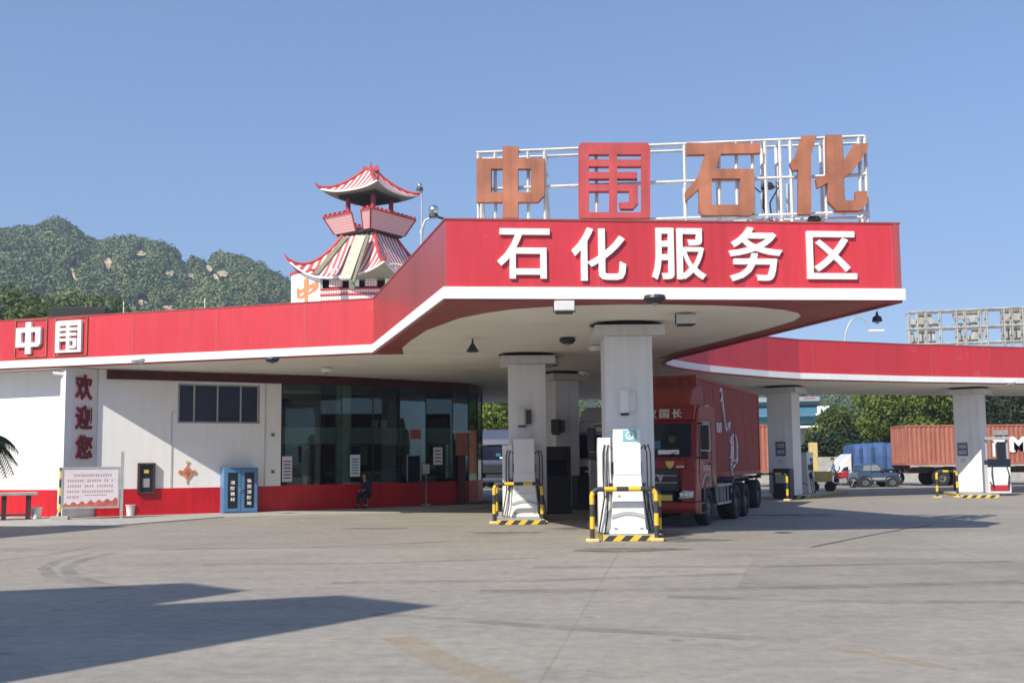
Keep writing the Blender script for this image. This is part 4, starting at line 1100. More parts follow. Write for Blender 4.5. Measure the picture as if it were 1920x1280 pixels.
# upper roof
pagoda_roof(94 * U, 12 * U, tz(367), tz(322), (.20, .22, .2, .24), tower)
MB().prism([(-15 * U, 0), (17 * U, 0), (15 * U, .30), (6 * U, .12), (1.5 * U, .42), (-2 * U, .14), (-14 * U, .26)], 'y', -.09, .09).build('top_ridge', 'tower_red', tower).location = (1 * U, 0, tz(321))
MB().tube([(2 * U, 0, tz(318)), (2 * U, 0, tz(303))], [.05, .012], 6).build('finial', 'dark_metal', tower)
for k, p_ in enumerate(ring(41 * U)):
    MB().lathe([(.13, tz(445)), (.115, tz(368))], (p_.x, p_.y, 0), 14).build('column', 'column_red', tower, smooth=True)
MB().box((0, 0, tz(373)), (2.2, 2.2, .12), rz=AZ + math.pi / 4).build('ring_beam', 'tower_dark', tower)
# flared balustrade, open in the middle of the left face
zt0, zt1 = tz(442), tz(410)
A0, A1 = ring(66 * U, R(9)), ring(88 * U, R(9))
def flare(k, u0, u1, mm, zt_off=0):
    a0, b0, a1, b1 = A0[k], A0[(k + 1) % 4], A1[k], A1[(k + 1) % 4]
    mb = MB(); P = [a0.lerp(b0, u0), a0.lerp(b0, u1), a1.lerp(b1, u1), a1.lerp(b1, u0)]
    zs = (zt0, zt0, zt1, zt1); outw = [(p.x, p.y, z) for p, z in zip(P, zs)]; inn = [(p.x * .94, p.y * .94, z) for p, z in zip(P, zs)]
    L = (P[1] - P[0]).length
    mb.face(outw, [(0, 0), (L, 0), (L, .9), (0, .9)]); mb.face(list(reversed(inn)))
    for i in range(4):
        j = (i + 1) % 4; mb.face([outw[i], inn[i], inn[j], outw[j]])
    mb.build('balustrade', mm, tower)
    n = max(2, int((P[2] - P[3]).length / .28)); cr = MB()
    for q in range(n):
        p_ = P[3].lerp(P[2], (q + .5) / n); cr.box((p_.x, p_.y, zt1 + .05), (.13, .13, .12), rz=R(50))
    cr.tube([(P[3].x, P[3].y, zt1 - .02), (P[2].x, P[2].y, zt1 - .02)], .045, 6)
    cr.tube([outw[0], outw[3]], .04, 6); cr.tube([outw[1], outw[2]], .04, 6)
    cr.build('balustrade_rail', 'tower_red', tower)
flare(0, 0, 1, 'pink_tile'); flare(1, 0, 1, 'pink_tile'); flare(2, 0, 1, 'pink_tile')
flare(3, 0, .60, 'pink_tile'); flare(3, .80, 1, 'pink_tile')
MB().box((0, 0, tz(443)), (2.3, 2.3, .10), rz=R(9) + math.pi / 4).build('gallery_floor', 'tower_dark', tower)
# lower roof
pagoda_roof(150 * U, 52 * U, 10.5, tz(446), (.45, .7, .7, .95), tower, az=R(18))
# slanted beams
def beam(x0, y0, x1, y1, wpx, mm, yo, yo2=None, dz=.16, name='slanted_beam'):
    yo2 = yo if yo2 is None else yo2
    a = at_y(x0, y0, TY + yo) - Vector((tc.x, TY, 0)); b_ = at_y(x1, y1, TY + yo2) - Vector((tc.x, TY, 0)); h_ = wpx * U / 2
    mb = MB(); s_ = Vector((h_, 0, 0)); d_ = Vector((0, .22, -.05))
    q = [a - s_, a + s_, b_ + s_, b_ - s_]
    mb.face(q); mb.face([p_ + d_ for p_ in reversed(q)])
    for i in range(4):
        j = (i + 1) % 4; mb.face([q[i], q[i] + d_, q[j] + d_, q[j]])
    mb.build(name, mm, tower)
beam(676, 441, 647, 522, 19, 'beige_beam', -1.9, -4.0); beam(690, 441, 661, 528, 6, 'olive_beam', -1.88, -3.98); beam(660, 528, 659, 541, 9, 'olive_beam', -3.9, -3.8)
beam(648, 444, 592, 513, 10, 'olive_beam', -1.5, -3.3)
# tower body
o_ = MB().lathe([(2.9, 4.0), (2.9, 10.3), (0, 10.3)], (0, 0, 0), 32).build('tower_core', 'tower_dark', tower, smooth=True); o_.scale.y = .5
rD = 148 * U
dz0, dz1 = 5.5, tz(517)
# white drum wall on the left, with the painted character
SQ = .45
dr = MB(); n = 26; a0, a1 = R(-96), R(-34)
for i in range(n):
    t0, t1 = a0 + (a1 - a0) * i / n, a0 + (a1 - a0) * (i + 1) / n
    for r_, rev in ((rD, 0), (rD - .15, 1)):
        q = [(r_ * math.sin(t0), -SQ * r_ * math.cos(t0), dz0), (r_ * math.sin(t1), -SQ * r_ * math.cos(t1), dz0), (r_ * math.sin(t1), -SQ * r_ * math.cos(t1), dz1), (r_ * math.sin(t0), -SQ * r_ * math.cos(t0), dz1)]
        dr.face(q if not rev else list(reversed(q)))
    dr.face([(rD * math.sin(t0), -SQ * rD * math.cos(t0), dz1), (rD * math.sin(t1), -SQ * rD * math.cos(t1), dz1), ((rD - .15) * math.sin(t1), -SQ * (rD - .15) * math.cos(t1), dz1), ((rD - .15) * math.sin(t0), -SQ * (rD - .15) * math.cos(t0), dz1)])
dr.build('drum_wall', 'white_wall', tower, smooth=True)
cp = MB(); cp.tube([((rD - .02) * math.sin(a0 + (a1 - a0) * i / 20), -SQ * (rD - .02) * math.cos(a0 + (a1 - a0) * i / 20), dz1 + .03) for i in range(21)], .05, 6)
for i in range(22):
    t0 = a0 + (a1 - a0) * (i + .5) / 22; cp.box((rD * math.sin(t0), -SQ * rD * math.cos(t0), dz1 + .06), (.10, .12, .12), rz=-t0)
cp.build('crenellation', 'tower_red', tower)
def on_drum(px, py, r_):
    x = (px - 693) * U; x = max(-r_ * .999, x); return (x, -SQ * math.sqrt(r_ * r_ - x * x), tz(py))
pc = [[(577, 530), (583, 528), (588, 533), (587, 545), (586, 575), (579, 575), (577, 550)],
      [(562, 543), (568, 547), (569, 562), (566, 566), (562, 560)], [(568, 549), (590, 541), (603, 535), (608, 543), (603, 552), (592, 557), (590, 553), (599, 545), (588, 549), (570, 556)], [(570, 560), (579, 556), (592, 553), (592, 557), (580, 562), (570, 566)]]
for k, pl in enumerate(pc):
    mb = MB(); o_ = .03 + .004 * k; f1 = [on_drum(x, y, rD + o_) for x, y in pl]; f0 = [on_drum(x, y, rD + .002) for x, y in pl]
    for t_ in tessellate_polygon([[Vector((x, y, 0)) for x, y in pl]]): mb.face([f1[i] for i in t_])
    for i in range(len(pl)):
        j = (i + 1) % len(pl); mb.face([f0[i], f0[j], f1[j], f1[i]])
    mb.build('painted_character', 'orange_deco', tower)
# white body and arcade with lattice piers
o_ = MB().lathe([(rD - .35, dz0), (rD - .35, tz(552)), (0, tz(552))], (0, 0, 0), 40).build('arcade_wall', 'white_wall', tower, smooth=True); o_.scale.y = SQ
for k, (px, w_) in enumerate(((640, 24), (674, 18), (705, 22), (742, 24), (775, 20))):
    x = (px - 693) * U; y = -SQ * math.sqrt(max(.2, (rD - .1) ** 2 - x * x)); h_ = w_ * U / 2
    pts = [(-h_, tz(548) - tz(560)), (h_, tz(548) - tz(560)), (h_, tz(520) - tz(560)), (h_ * .6, tz(514) - tz(560)), (-h_ * .6, tz(514) - tz(560)), (-h_, tz(520) - tz(560))]
    o_ = MB().prism(pts, 'y', -.1, .1).build('arcade_pier', 'lattice' if k % 2 == 0 else 'white_wall', tower); o_.location = (x, y, tz(560)); o_.rotation_euler.z = math.asin(max(-1, min(1, x / rD))) * .4
bd = MB(); n = 40
for i in range(n):
    t0, t1 = R(-34) + R(120) * i / n, R(-34) + R(120) * (i + 1) / n; r_ = rD + .05
    bd.face([(r_ * math.sin(t0), -SQ * r_ * math.cos(t0), 6.8), (r_ * math.sin(t1), -SQ * r_ * math.cos(t1), 6.8), (r_ * math.sin(t1), -SQ * r_ * math.cos(t1), tz(551)), (r_ * math.sin(t0), -SQ * r_ * math.cos(t0), tz(551))], [(i * .2, 0), (i * .2 + .2, 0), (i * .2 + .2, 1.2), (i * .2, 1.2)])
bd.build('lattice_band', 'lattice', tower)
for zz_ in (tz(552), tz(562)):
    MB().tube([((rD + .08) * math.sin(R(-33 + 5 * i)), -SQ * (rD + .08) * math.cos(R(-33 + 5 * i)), zz_) for i in range(24)], .05, 6).build('band_rail', 'tower_red', tower)
ar = MB()
ar.tube([((715 + 11 * i - 693) * U, -1.9, tz(522 - 13 * math.sin(math.pi * i / 6))) for i in range(7)], .05, 6)
ar.build('arch', 'beige_beam', tower)

# ================================================================== VEHICLES
def frame_at(o, fwd):
    """rz so local +X points along fwd"""
    return math.atan2(fwd.y, fwd.x)
def wheel(par, x, y, r=.50, wdt=.30, out=1, rimm='rim'):
    w_ = MB().lathe([(r * .55, -wdt / 2), (r * .93, -wdt / 2), (r, -wdt * .36), (r, wdt * .36), (r * .93, wdt / 2), (r * .55, wdt / 2)], (0, 0, 0), 26, 'y').build('wheel', 'tyre', par, smooth=True)
    w_.location = (x, y, r)
    h = wdt / 2 * out
    MB().lathe([(r * .56, h * .9), (r * .52, h * .55), (r * .30, h * .35), (r * .2, h * .8), (0, h * .85)], (0, 0, 0), 22, 'y').build('rim', rimm, w_, smooth=True)
    nb_ = MB()
    for k in range(8):
        a = k * math.pi / 4; nb_.box((r * .38 * math.cos(a), h * .5, r * .38 * math.sin(a)), (.04, .06, .04))
    nb_.build('wheel_nuts', 'steel_grey', w_)
    return w_
def corrugated(mb, x0, x1, y, z0, z1, out, pitch=.28, dep=.036, axis='x'):
    n = max(2, round(abs(x1 - x0) / pitch)); p = (x1 - x0) / n; pts = []
    for i in range(n):
        b_ = x0 + i * p
        pts += [(b_, 0), (b_ + p * .30, 0), (b_ + p * .5, -dep), (b_ + p * .80, -dep)]
    pts.append((x1, 0))
    for (a, da), (b_, db) in zip(pts, pts[1:]):
        if axis == 'x': q = [(a, y + out * da, z0), (b_, y + out * db, z0), (b_, y + out * db, z1), (a, y + out * da, z1)]
        else: q = [(y + out * da, a, z0), (y + out * db, b_, z0), (y + out * db, b_, z1), (y + out * da, a, z1)]
        mb.face(q)
def container(name, loc, rz, L, H_, mm, label, cat='container', W_=2.44, group=None):
    t = empty(name, loc, rz, label, cat, group)       # local: x 0..-L backwards, centre y 0
    side = MB(); corrugated(side, -L + .1, -.1, W_ / 2 - .02, .14, H_ - .1, 1)
    side.build('side_panel', mm, t)
    side = MB(); corrugated(side, -L + .1, -.1, -W_ / 2 + .02, .14, H_ - .1, -1); side.build('side_panel', mm, t)
    e_ = MB(); corrugated(e_, -W_ / 2 + .1, W_ / 2 - .1, -.02, .14, H_ - .1, 1, axis='y'); e_.build('end_panel', mm, t)
    e_ = MB(); corrugated(e_, -W_ / 2 + .1, W_ / 2 - .1, -L + .02, .14, H_ - .1, -1, axis='y'); e_.build('door_panel', mm, t)
    MB().box((-L / 2, 0, H_ - .04), (L - .1, W_ - .1, .05)).build('roof', mm, t); MB().box((-L / 2, 0, .1), (L - .1, W_ - .1, .1)).build('floor', mm, t)
    fr = MB()
    for s in (-1, 1):
        fr.box((-L / 2, s * (W_ / 2 - .04), .07), (L - .22, .08, .14)); fr.box((-L / 2, s * (W_ / 2 - .04), H_ - .05), (L - .22, .08, .10))
    for x in (-.055, -L + .055):
        for s in (-1, 1): fr.box((x, s * (W_ / 2 - .055), H_ / 2), (.11, .12, H_))
        fr.box((x, 0, .07), (.10, W_ - .24, .14)); fr.box((x, 0, H_ - .05), (.10, W_ - .24, .10))
    fr.build('frame', mm, t)
    # door gear on the rear end
    dg_ = MB()
    for y in (-.75, -.35, .35, .75): dg_.tube([(-L - .03, y, .15), (-L - .03, y, H_ - .12)], .018, 6)
    dg_.build('door_bar', 'steel_grey', t)
    return t
def cab_over(loc, rz, mm, label, H_=3.15, text=None, group=None, trim='deep_red'):
    t = empty('truck', loc, rz, label, 'truck', group)   # x=0 front bumper, +x forward
    W_ = 2.46; hw = W_ / 2
    # body: side outline (x, z), doors and roof
    prof = [(-.10, .95), (-.02, 1.45), (-.06, 1.75), (-.30, 2.72), (-.42, 3.02), (-.62, H_), (-2.25, H_ + .03), (-2.30, 2.6), (-2.30, .98)]
    MB().prism(prof, 'y', -hw, hw).build('cab_body', mm, t, bevel=.05)
    # windscreen, sloped
    ws = MB(); a, b_ = Vector((-.055, 0, 1.80)), Vector((-.288, 0, 2.66)); nrm = Vector((.965, 0, .26)) * .012
    for sgn in (1,):
        ws.face([a + nrm + Vector((0, -hw + .13, 0)), a + nrm + Vector((0, hw - .13, 0)), b_ + nrm + Vector((0, hw - .17, 0)), b_ + nrm + Vector((0, -hw + .17, 0))])
    w_ = ws.build('windscreen', 'dark_glass', t)
    for y in (-.55, .45): MB().tube([(.0, y, 1.80), (-.08, y + .45, 2.02)], .012, 5).build('wiper', 'black_rubber', t)
    MB().box((-.10, .15, 2.12), (.02, .30, .20)).build('dash_item', 'awning_blue', t); MB().box((-.055, .52, 1.93), (.02, .55, .11)).build('dash_paper', 'print_white', t)
    MB().lathe([(0, 0), (.10, 0), (.10, .01), (0, .01)], (-.14, .60, 2.25), 16, 'x').build('screen_sticker', 'leaf_mid', t)
    # sun visor header with writing
    MB().prism([(-.22, 2.74), (-.12, 2.76), (-.24, 3.12), (-.44, 3.14)], 'y', -hw + .05, hw - .05).build('visor_panel', mm, t, bevel=.02)
    if text:
        g = empty('visor_writing', (-.115, 0, 0), math.pi / 2); g.parent = t
        g.rotation_euler = (R(0), 0, math.pi / 2)
        for k, ch in enumerate(text):
            glyphs('visor_character', ch, 'cream_print', g, -.04 + k * .33, 2.80, .26, .23, .0, .05, .03)
    rf = MB().prism([(-.60, H_ + .02), (-1.0, H_ + .45), (-1.7, H_ + .62), (-2.1, H_ + .62), (-2.2, H_ + .03)], 'y', -.95, .95).build('roof_fairing', 'box_red' if text else mm, t, bevel=.08)
    for y in (-.8, -.3, .3, .8): MB().box((-.48, y, 3.13), (.05, .16, .05)).build('marker_lamp', 'moto_red', t)
    # grille and bumper
    gr = MB()
    gr.box((.0, 0, 1.42), (.06, 1.62, .12)); gr.box((.01, 0, 1.24), (.06, 1.56, .12)); gr.box((.02, 0, 1.06), (.06, 1.5, .12)); gr.box((.03, 0, .78), (.08, 1.30, .22))
    gr.box((-.04, 0, 1.24), (.08, 1.58, .60))
    gr.build('grille', 'dark_metal', t)
    for z in (1.33, 1.15): MB().box((.045, 0, z), (.02, 1.5, .03)).build('grille_bar', 'chrome', t)
    MB().prism([(-.03, 1.52), (.06, 1.50), (.04, 1.72), (-.06, 1.74)], 'y', -.95, .95).build('front_panel', mm, t, bevel=.02)
    if text:
        MB().prism([(.46, 1.70), (.70, 1.70), (.67, 1.58), (.58, 1.50), (.49, 1.58)], 'x', .062, .072).build('crest', 'gold', t)
        for k in range(6): MB().box((.062, .76 + k * .035, 1.555), (.01, .022, .05)).build('front_letter', 'print_white', t)
        MB().prism([(.23, 1.36), (.29, 1.36), (.32, 1.28), (.35, 1.36), (.41, 1.36), (.34, 1.18), (.30, 1.18)], 'x', .04, .056).build('emblem', 'chrome', t)
        MB().box((.085, .40, .77), (.012, .46, .14)).build('number_plate', 'gold', t)
    bp_ = MB().prism([(-.55, .38), (.06, .38), (.14, .50), (.12, .66), (-.55, .66)], 'y', -hw - .01, hw + .01).build('bumper', mm, t, bevel=.03)
    for s in (-1, 1):
        MB().prism([(-.5, .665), (.10, .665), (.04, 1.0), (-.02, 1.5), (-.12, 1.5), (-.5, 1.0)], 'y', *sorted((s * (hw + .005), s * (hw - .36)))).build('bumper_corner', mm, t, bevel=.03)
        hl = MB().prism([(s * 0.80, .74), (s * 1.18, .78), (s * 1.20, .94), (s * .90, .96)][::s], 'x', .02, .115).build('headlight', 'chrome', t)
        for q in range(3): MB().lathe([(0, .118), (.05, .118), (.055, .112)], (0, s * (.88 + q * .12), .86), 12, 'x').build('lens', 'lamp_glass', hl)
        # side door, window, mirror, steps
        y_ = s * (hw + .002)
        MB().prism([(-.48, 1.90), (-1.62, 1.95), (-1.62, 2.62), (-1.5, 2.74), (-.62, 2.72)][::-1], 'y', *sorted((y_, y_ + s * .012))).build('door_window', 'cab_glass' if 0 else 'pale_window', t)
        dl = MB()
        for x in (-.40, -1.72): dl.box((x, y_ + s * .004, 1.85), (.018, .012, 1.75))
        dl.box((-1.06, y_ + s * .004, 2.78), (1.3, .012, .018)); dl.box((-1.06, y_ + s * .004, .99), (1.3, .012, .018))
        dl.build('door_seam', 'dark_metal', t)
        MB().box((-1.52, y_ + s * .02, 1.62), (.20, .04, .05)).build('door_handle', 'dark_metal', t)
        mr = MB(); mr.box((.10, s * (hw + .28), 2.28), (.13, .20, .62)); mr.box((.10, s * (hw + .26), 1.84), (.12, .18, .20)); mr.tube([(-.30, s * hw, 2.66), (.08, s * (hw + .22), 2.64)], .025, 6); mr.tube([(-.2, s * hw, 1.78), (.08, s * (hw + .22), 1.78)], .025, 6)
        mr.build('mirror', 'black_rubber', t, bevel=.02)
        st = MB(); st.box((-.65, s * (hw - .14), .62), (.6, .28, .05)); st.box((-.65, s * (hw - .14), .36), (.55, .26, .05)); st.build('step', 'dark_metal', t)
        MB().prism([(-.85, .68), (-.93, .95), (-1.15, 1.16), (-1.75, 1.16), (-1.97, .95), (-2.05, .68), (-2.15, .68), (-2.1, 1.0), (-1.85, 1.26), (-1.05, 1.26), (-.80, 1.0), (-.75, .68)], 'y', *sorted((s * (hw - .36), s * (hw + .01)))).build('mudguard', 'dark_metal', t)
    MB().prism([(-.6, .40), (-.6, .97), (-2.2, .97), (-2.2, .62)], 'y', -.52, .52).build('underbody', 'dark_metal', t)
    # chassis, tank guard, axles
    ch = MB()
    for s in (-1, 1): ch.box((-4.0, s * .42, .92), (5.6, .09, .24))
    for x in (-2.6, -3.6, -6.0): ch.box((x, 0, .92), (.12, .74, .16))
    ch.box((-4.9, 0, 1.12), (1.5, 1.1, .12))
    ch.build('chassis', 'dark_metal', t)
    for s in (-1, 1):
        MB().box((-3.05, s * .88, .80), (1.15, .55, .56)).build('fuel_tank', 'dark_metal' , t, bevel=.06)
        gd = MB()
        for z in (.52, 1.02): gd.box((-3.3, s * 1.2, z), (1.8, .04, .06))
        for x in (-4.19, -3.7, -3.3, -2.9, -2.41): gd.box((x, s * 1.2, .77), (.05, .036, .438))
        gd.build('side_guard', 'steel_grey', t)
        wheel(t, -1.45, s * 1.05, .51, .30, s)
        for x in (-4.6, -5.9): wheel(t, x, s * 1.02, .51, .50, s)
        MB().prism([(-4.15, .9), (-4.3, 1.12), (-4.6, 1.17), (-6.3, 1.17), (-6.6, 1.05), (-6.6, 1.12), (-6.3, 1.22), (-4.5, 1.22), (-4.2, 1.12)], 'y', *sorted((s * .76, s * 1.24))).build('mudguard', 'dark_metal', t)
    return t
def trailer(loc, rz, L, label, axles, group=None, deck=1.16, mm='dark_metal', legx=-2.6):
    t = empty('semi_trailer', loc, rz, label, 'trailer', group)
    fr = MB()
    for s in (-1, 1): fr.box((-L / 2, s * .45, deck - .22), (L, .12, .36))
    for k in range(int(L / 1.5) + 1): fr.box((-k * 1.5 - .1, 0, deck - .07), (.12, 2.4, .10))
    fr.box((-L, 0, deck - .42), (.12, 2.3, .16)); fr.box((-L + .1, 0, deck - .25), (.08, .9, .3))
    fr.build('trailer_frame', mm, t)
    for s in (-1, 1):
        MB().box((legx, s * .75, .62), (.14, .14, 1.0)).build('landing_leg', 'steel_grey', t); MB().box((legx, s * .75, .08), (.3, .3, .05)).build('leg_foot', 'steel_grey', t)
        for x in axles: wheel(t, x, s * 1.02, .50, .46, s)
    return t
# the red truck under the canopy
away = Vector((.412, .911, 0)).normalized(); fwd = -away; left = Vector((away.y, -away.x, 0))
org = Vector((4.62, 26.0, 0)) - left * 1.23
rz = math.atan2(fwd.y, fwd.x)
def tp(s): return org + away * s
tr = cab_over((org.x, org.y, 0), rz, 'truck_red', 'red cab over lorry facing the camera beside the nearest pillar', text='汉国长', H_=3.12)
cf = Vector((5.15, 28.6, 0)) - left * 1.22
rz2 = math.atan2(-8.8, -3.85)
trailer(tuple(cf + away * .6), rz2, 9.2, 'dark trailer frame under the dark red box of the facing lorry', (-8.3,), legx=-6.0)
cn = container('shipping_container', tuple(cf + Vector((0, 0, 1.2))), rz2, 9.6, 2.90, 'box_red', 'dark red container with white lettering on the facing lorry')
# white lettering on its visible (left, +y) side : tall brushed letters, read from outside
g = empty('side_writing', (0, 1.225, 0), math.pi); g.parent = cn          # local x reversed: runs front -> rear
def pencil(name, lines, mm, par, r=.03, y=-.0):
    mb = MB()
    for ln in lines: mb.tube([(x, y, z) for x, z in ln], r, 5)
    return mb.build(name, mm, par)
S_ = [[(1.05, 1.75), (1.05, 1.0), (1.2, .88), (1.35, 1.0), (1.35, 1.75)], [(1.55, 1.0), (1.55, 1.25)], [(2.05, 1.35), (1.85, 1.25), (1.85, 1.02), (2.05, .95)], [(2.5, 1.25), (2.75, 1.25), (2.75, 1.0), (2.5, 1.0), (2.5, 1.25)], [(3.0, 1.0), (3.0, 1.3)],
      [(3.0, 2.25), (3.2, 2.35), (3.35, 2.1), (3.1, 1.95)], [(3.3, 2.1), (3.6, 1.35), (3.8, 1.05)], [(3.65, 1.25), (3.95, 1.1)], [(4.1, 1.3), (4.2, 1.1), (4.35, 1.35)],
      [(4.5, .9), (4.5, .1), (4.35, -.05)], [(4.75, 1.0), (4.75, .1)], [(4.35, .75), (4.6, .5), (4.35, .2)], [(5.2, .95), (5.4, .7), (5.4, .2), (5.2, .05), (5.05, .15)], [(4.4, -.1), (4.55, -.35)], [(5.0, -.0), (4.6, -.1)]]
pencil('side_letters', [[(x, z + .35) for x, z in ln] for ln in S_], 'print_white', g, .032, .0)
# small door writing and arc on the cab side
g = empty('door_writing', (0, 1.25, 0), math.pi); g.parent = tr
pencil('door_letters', [[(.7 + .12 * k, 1.55), (.76 + .12 * k, 1.55)] for k in range(7)] + [[(.7, 1.48), (1.5, 1.48)]], 'print_white', g, .014)
pencil('door_letters', [[(1.05 + .42 * math.cos(a), 1.0 + .36 * math.sin(a)) for a in [math.pi * k / 10 for k in range(1, 10)]]], 'print_white', g, .012)
# white truck deeper under the canopy
wp = at_y(1112, 800, 37.2)
wt = cab_over((wp.x + .25, 37.2, 0), rz + R(6), 'cab_white', 'white lorry cab seen between the pillars deep under the canopy', H_=3.12, trim='dark_metal')
MB().box((.10, .0, .52), (.06, 2.3, .20)).build('bumper_stripe', 'moto_red', wt)
t = empty('pump_board', at_z(1112, 955, 0), R(20), 'white upright dispenser panel in the shade between the pillars', 'fuel dispenser', None)
MB().prism([(-.14, .5), (.16, .6), (.16, 2.25), (.05, 2.3), (-.10, 2.0)], 'y', -.08, .08).build('panel', 'dispenser_white', t, bevel=.01); MB().box((-.35, .25, .6), (.5, .5, 1.2)).build('base', 'dark_metal', t, bevel=.03)
# grey blue truck seen in the gap left of pillar 2
gp_ = at_z(930, 915, 0)
wt2 = cab_over((gp_.x, gp_.y, 0), R(-95), 'slate_paint', 'grey blue lorry parked far behind, seen left of the second pillar', H_=3.1)
container('cargo_box', (gp_.x - .25, gp_.y + 2.75, 1.2), R(-95), 7.5, 2.6, 'purple_plate', 'dark cargo box behind the grey blue lorry cab', 'cargo box')
for o_ in [o_ for o_ in COL.objects if o_.parent == wt2 and o_.name.startswith('wheel')]: pass
# orange container on trailer at right
c0 = at_y(1687, 900, 63.0); c0.z = 0; cY = c0.y
cang = R(182)
cont = container('shipping_container', (c0.x + .0, cY, 1.22), R(181) , 12.19, at_y(1700, 797, 62.).z - 1.24, 'container_orange', 'long salmon orange container with white letters on a trailer at right')
cont.location = (c0.x, cY, 1.24); cont.rotation_euler.z = R(180)
# local +x points to world -x : container spans from c0.x to the right; near side (-Y world) is local +y
g = empty('side_writing', (0, 1.235, 0), math.pi); g.parent = cont
def ctx(px): return (px - 1687) / FPX * (cY - 1.2)
zz0 = at_y(1880, 848, cY - 1.2).z - 1.24; zz1 = at_y(1880, 818, cY - 1.2).z - 1.24
for ch_, xa_, xb_ in (('Y', 1846, 1876), ('M', 1880, 1914)): glyphs('side_letter', ch_, 'letter_white', g, ctx(xa_), zz0, ctx(xb_) - ctx(xa_), zz1 - zz0, 0, .02, .09)
MB().box(((ctx(1850) + ctx(1878)) / 2, -.01, at_y(1864, 811, cY - 1.2).z - 1.24), (ctx(1878) - ctx(1850), .02, .3)).build('grey_panel', 'steel_grey', g)
trailer((c0.x + .15, cY, 0), R(180), 12.3, 'rusty trailer with twin axles carrying the salmon container', (-1.95, -3.25), mm='wood_dark', legx=-9)
# blue tarpaulin lorry
b0_ = at_y(1640, 911, 65.5); b0_.z = 0
t = empty('tarpaulin_lorry', (at_y(1594, 911, 65.5).x, b0_.y, 0), R(180), 'blue tarpaulin covered lorry parked left of the salmon container', 'lorry')
TL = 3.3 * b0_.y / 58
tb = MB(); n = 14; Lz = (b0_.y) / FPX * 100
import random as _r; rr = _r.Random(4)
secs = []
for i in range(n + 1):
    x = -Lz * i / n; bulge = .05 * math.sin(i * 2.1) + rr.uniform(-.03, .03); top = at_y(1640, 833, b0_.y).z + .10 * math.sin(i / n * 3.1) + rr.uniform(-.03, .03)
    secs.append([(x, 1.2 + bulge, 1.0), (x, 1.22 + bulge, 1.8), (x, 1.15 + bulge, top - .25), (x, .8, top), (x, -.8, top), (x, -1.15, top - .25), (x, -1.2, 1.0)])
for a, b_ in zip(secs, secs[1:]):
    for k in range(6): tb.face([a[k], b_[k], b_[k + 1], a[k + 1]])
tb.face(list(reversed(secs[0]))); tb.face(secs[-1]); tb.build('tarpaulin', 'tarp_blue', t, smooth=False)
ro = MB()
for i in (2, 5, 8, 11): ro.tube([(p_[0], p_[1] * 1.01, p_[2] + .01) for p_ in secs[i]], .015, 5)
ro.build('rope', 'asphalt_dark', t); MB().box((-Lz / 2, 0, .95), (Lz, 2.3, .14)).build('deck', 'dark_metal', t)
for x in (-.8, -Lz + .8):
    for s in (-1, 1): wheel(t, x, s * 1.0, .46, .3, s)
t = empty('lorry_cab', (at_y(1594, 908, 65.5).x - .1, b0_.y + .2, 0), R(180), 'white lorry cab with sloping wind deflector left of the blue tarpaulin', 'lorry cab')
zc = lambda py: at_y(1580, py, b0_.y).z
MB().prism([(0, .7), (0, zc(850)), (.35, zc(858)), (.75, zc(872)), (.98, zc(884)), (1.0, .7)], 'y', -1.0, 1.0).build('cab_body', 'cab_white', t, bevel=.06)
MB().prism([(.55, zc(886)), (.25, zc(886)), (.25, zc(874)), (.5, zc(876)), (.68, zc(882))][::-1], 'y', 1.0, 1.02).build('side_window', 'dark_glass', t)
MB().box((.5, 0, .62), (1.0, 1.9, .3)).build('bumper', 'steel_grey', t, bevel=.03)
for s in (-1, 1): wheel(t, .4, s * .95, .45, .26, s)
# blue pickup in front of it
q0 = at_y(1600, 917, 61); q1 = at_y(1678, 916, 61); q0.z = 0; PL = 4.9; sc_ = (q1.x - q0.x) / PL
t = empty('pickup', (q0.x, q0.y, 0), R(0), 'blue double cab pickup parked in front of the blue tarpaulin', 'pickup')
sc_ = max(.5, sc_)
def P_(pts): return [(x * sc_ , z) for x, z in pts]
MB().prism(P_([(0, .42), (0, 1.05), (.08, 1.12), (1.55, 1.14), (1.62, 1.08), (3.6, 1.08), (4.85, .98), (4.9, .48), (4.6, .40)]), 'y', -.88, .88).build('body', 'car_blue', t, bevel=.06)
MB().prism(P_([(.35, 1.12), (.55, 1.70), (2.5, 1.74), (3.35, 1.1)]), 'y', -.76, .76).build('cabin', 'car_blue', t, bevel=.08)
MB().prism(P_([(.70, 1.2), (.80, 1.60), (1.6, 1.62), (1.6, 1.2)][::-1]), 'y', -.775, -.762).build('window', 'pale_window', t); MB().prism(P_([(1.7, 1.2), (1.7, 1.62), (2.42, 1.62), (2.95, 1.2)][::-1]), 'y', -.775, -.762).build('window', 'pale_window', t)
for x in (.85, 4.0): MB().lathe([(.40, 0), (.46, 0), (.46, .03), (.40, .03), (.40, 0)], (x * sc_, -.92, .40), 24, 'y').build('wheel_arch', 'dark_metal', t)
MB().box((1.64 * sc_, -.885, .85), (.015, .012, .55)).build('door_seam', 'dark_metal', t); MB().box((2.9 * sc_, -.885, .85), (.015, .012, .50)).build('door_seam', 'dark_metal', t); MB().box((2.75 * sc_, -.93, 1.22), (.16, .14, .14)).build('mirror', 'dark_metal', t, bevel=.02)
MB().box((2.4 * sc_, -.89, .62), (3.0 * sc_, .02, .16)).build('side_trim', 'steel_grey', t)
for x in (.85, 4.0):
    for s in (-1, 1): wheel(t, x * sc_, s * .80, .36, .22, s, 'rim')
MB().box((4.9 * sc_, 0, .55), (.10, 1.7, .2)).build('bumper', 'chrome', t, bevel=.02); MB().box((4.82 * sc_, -.70, .86), (.1, .3, .16)).build('headlight', 'lamp_glass', t)
t.scale.z = .80
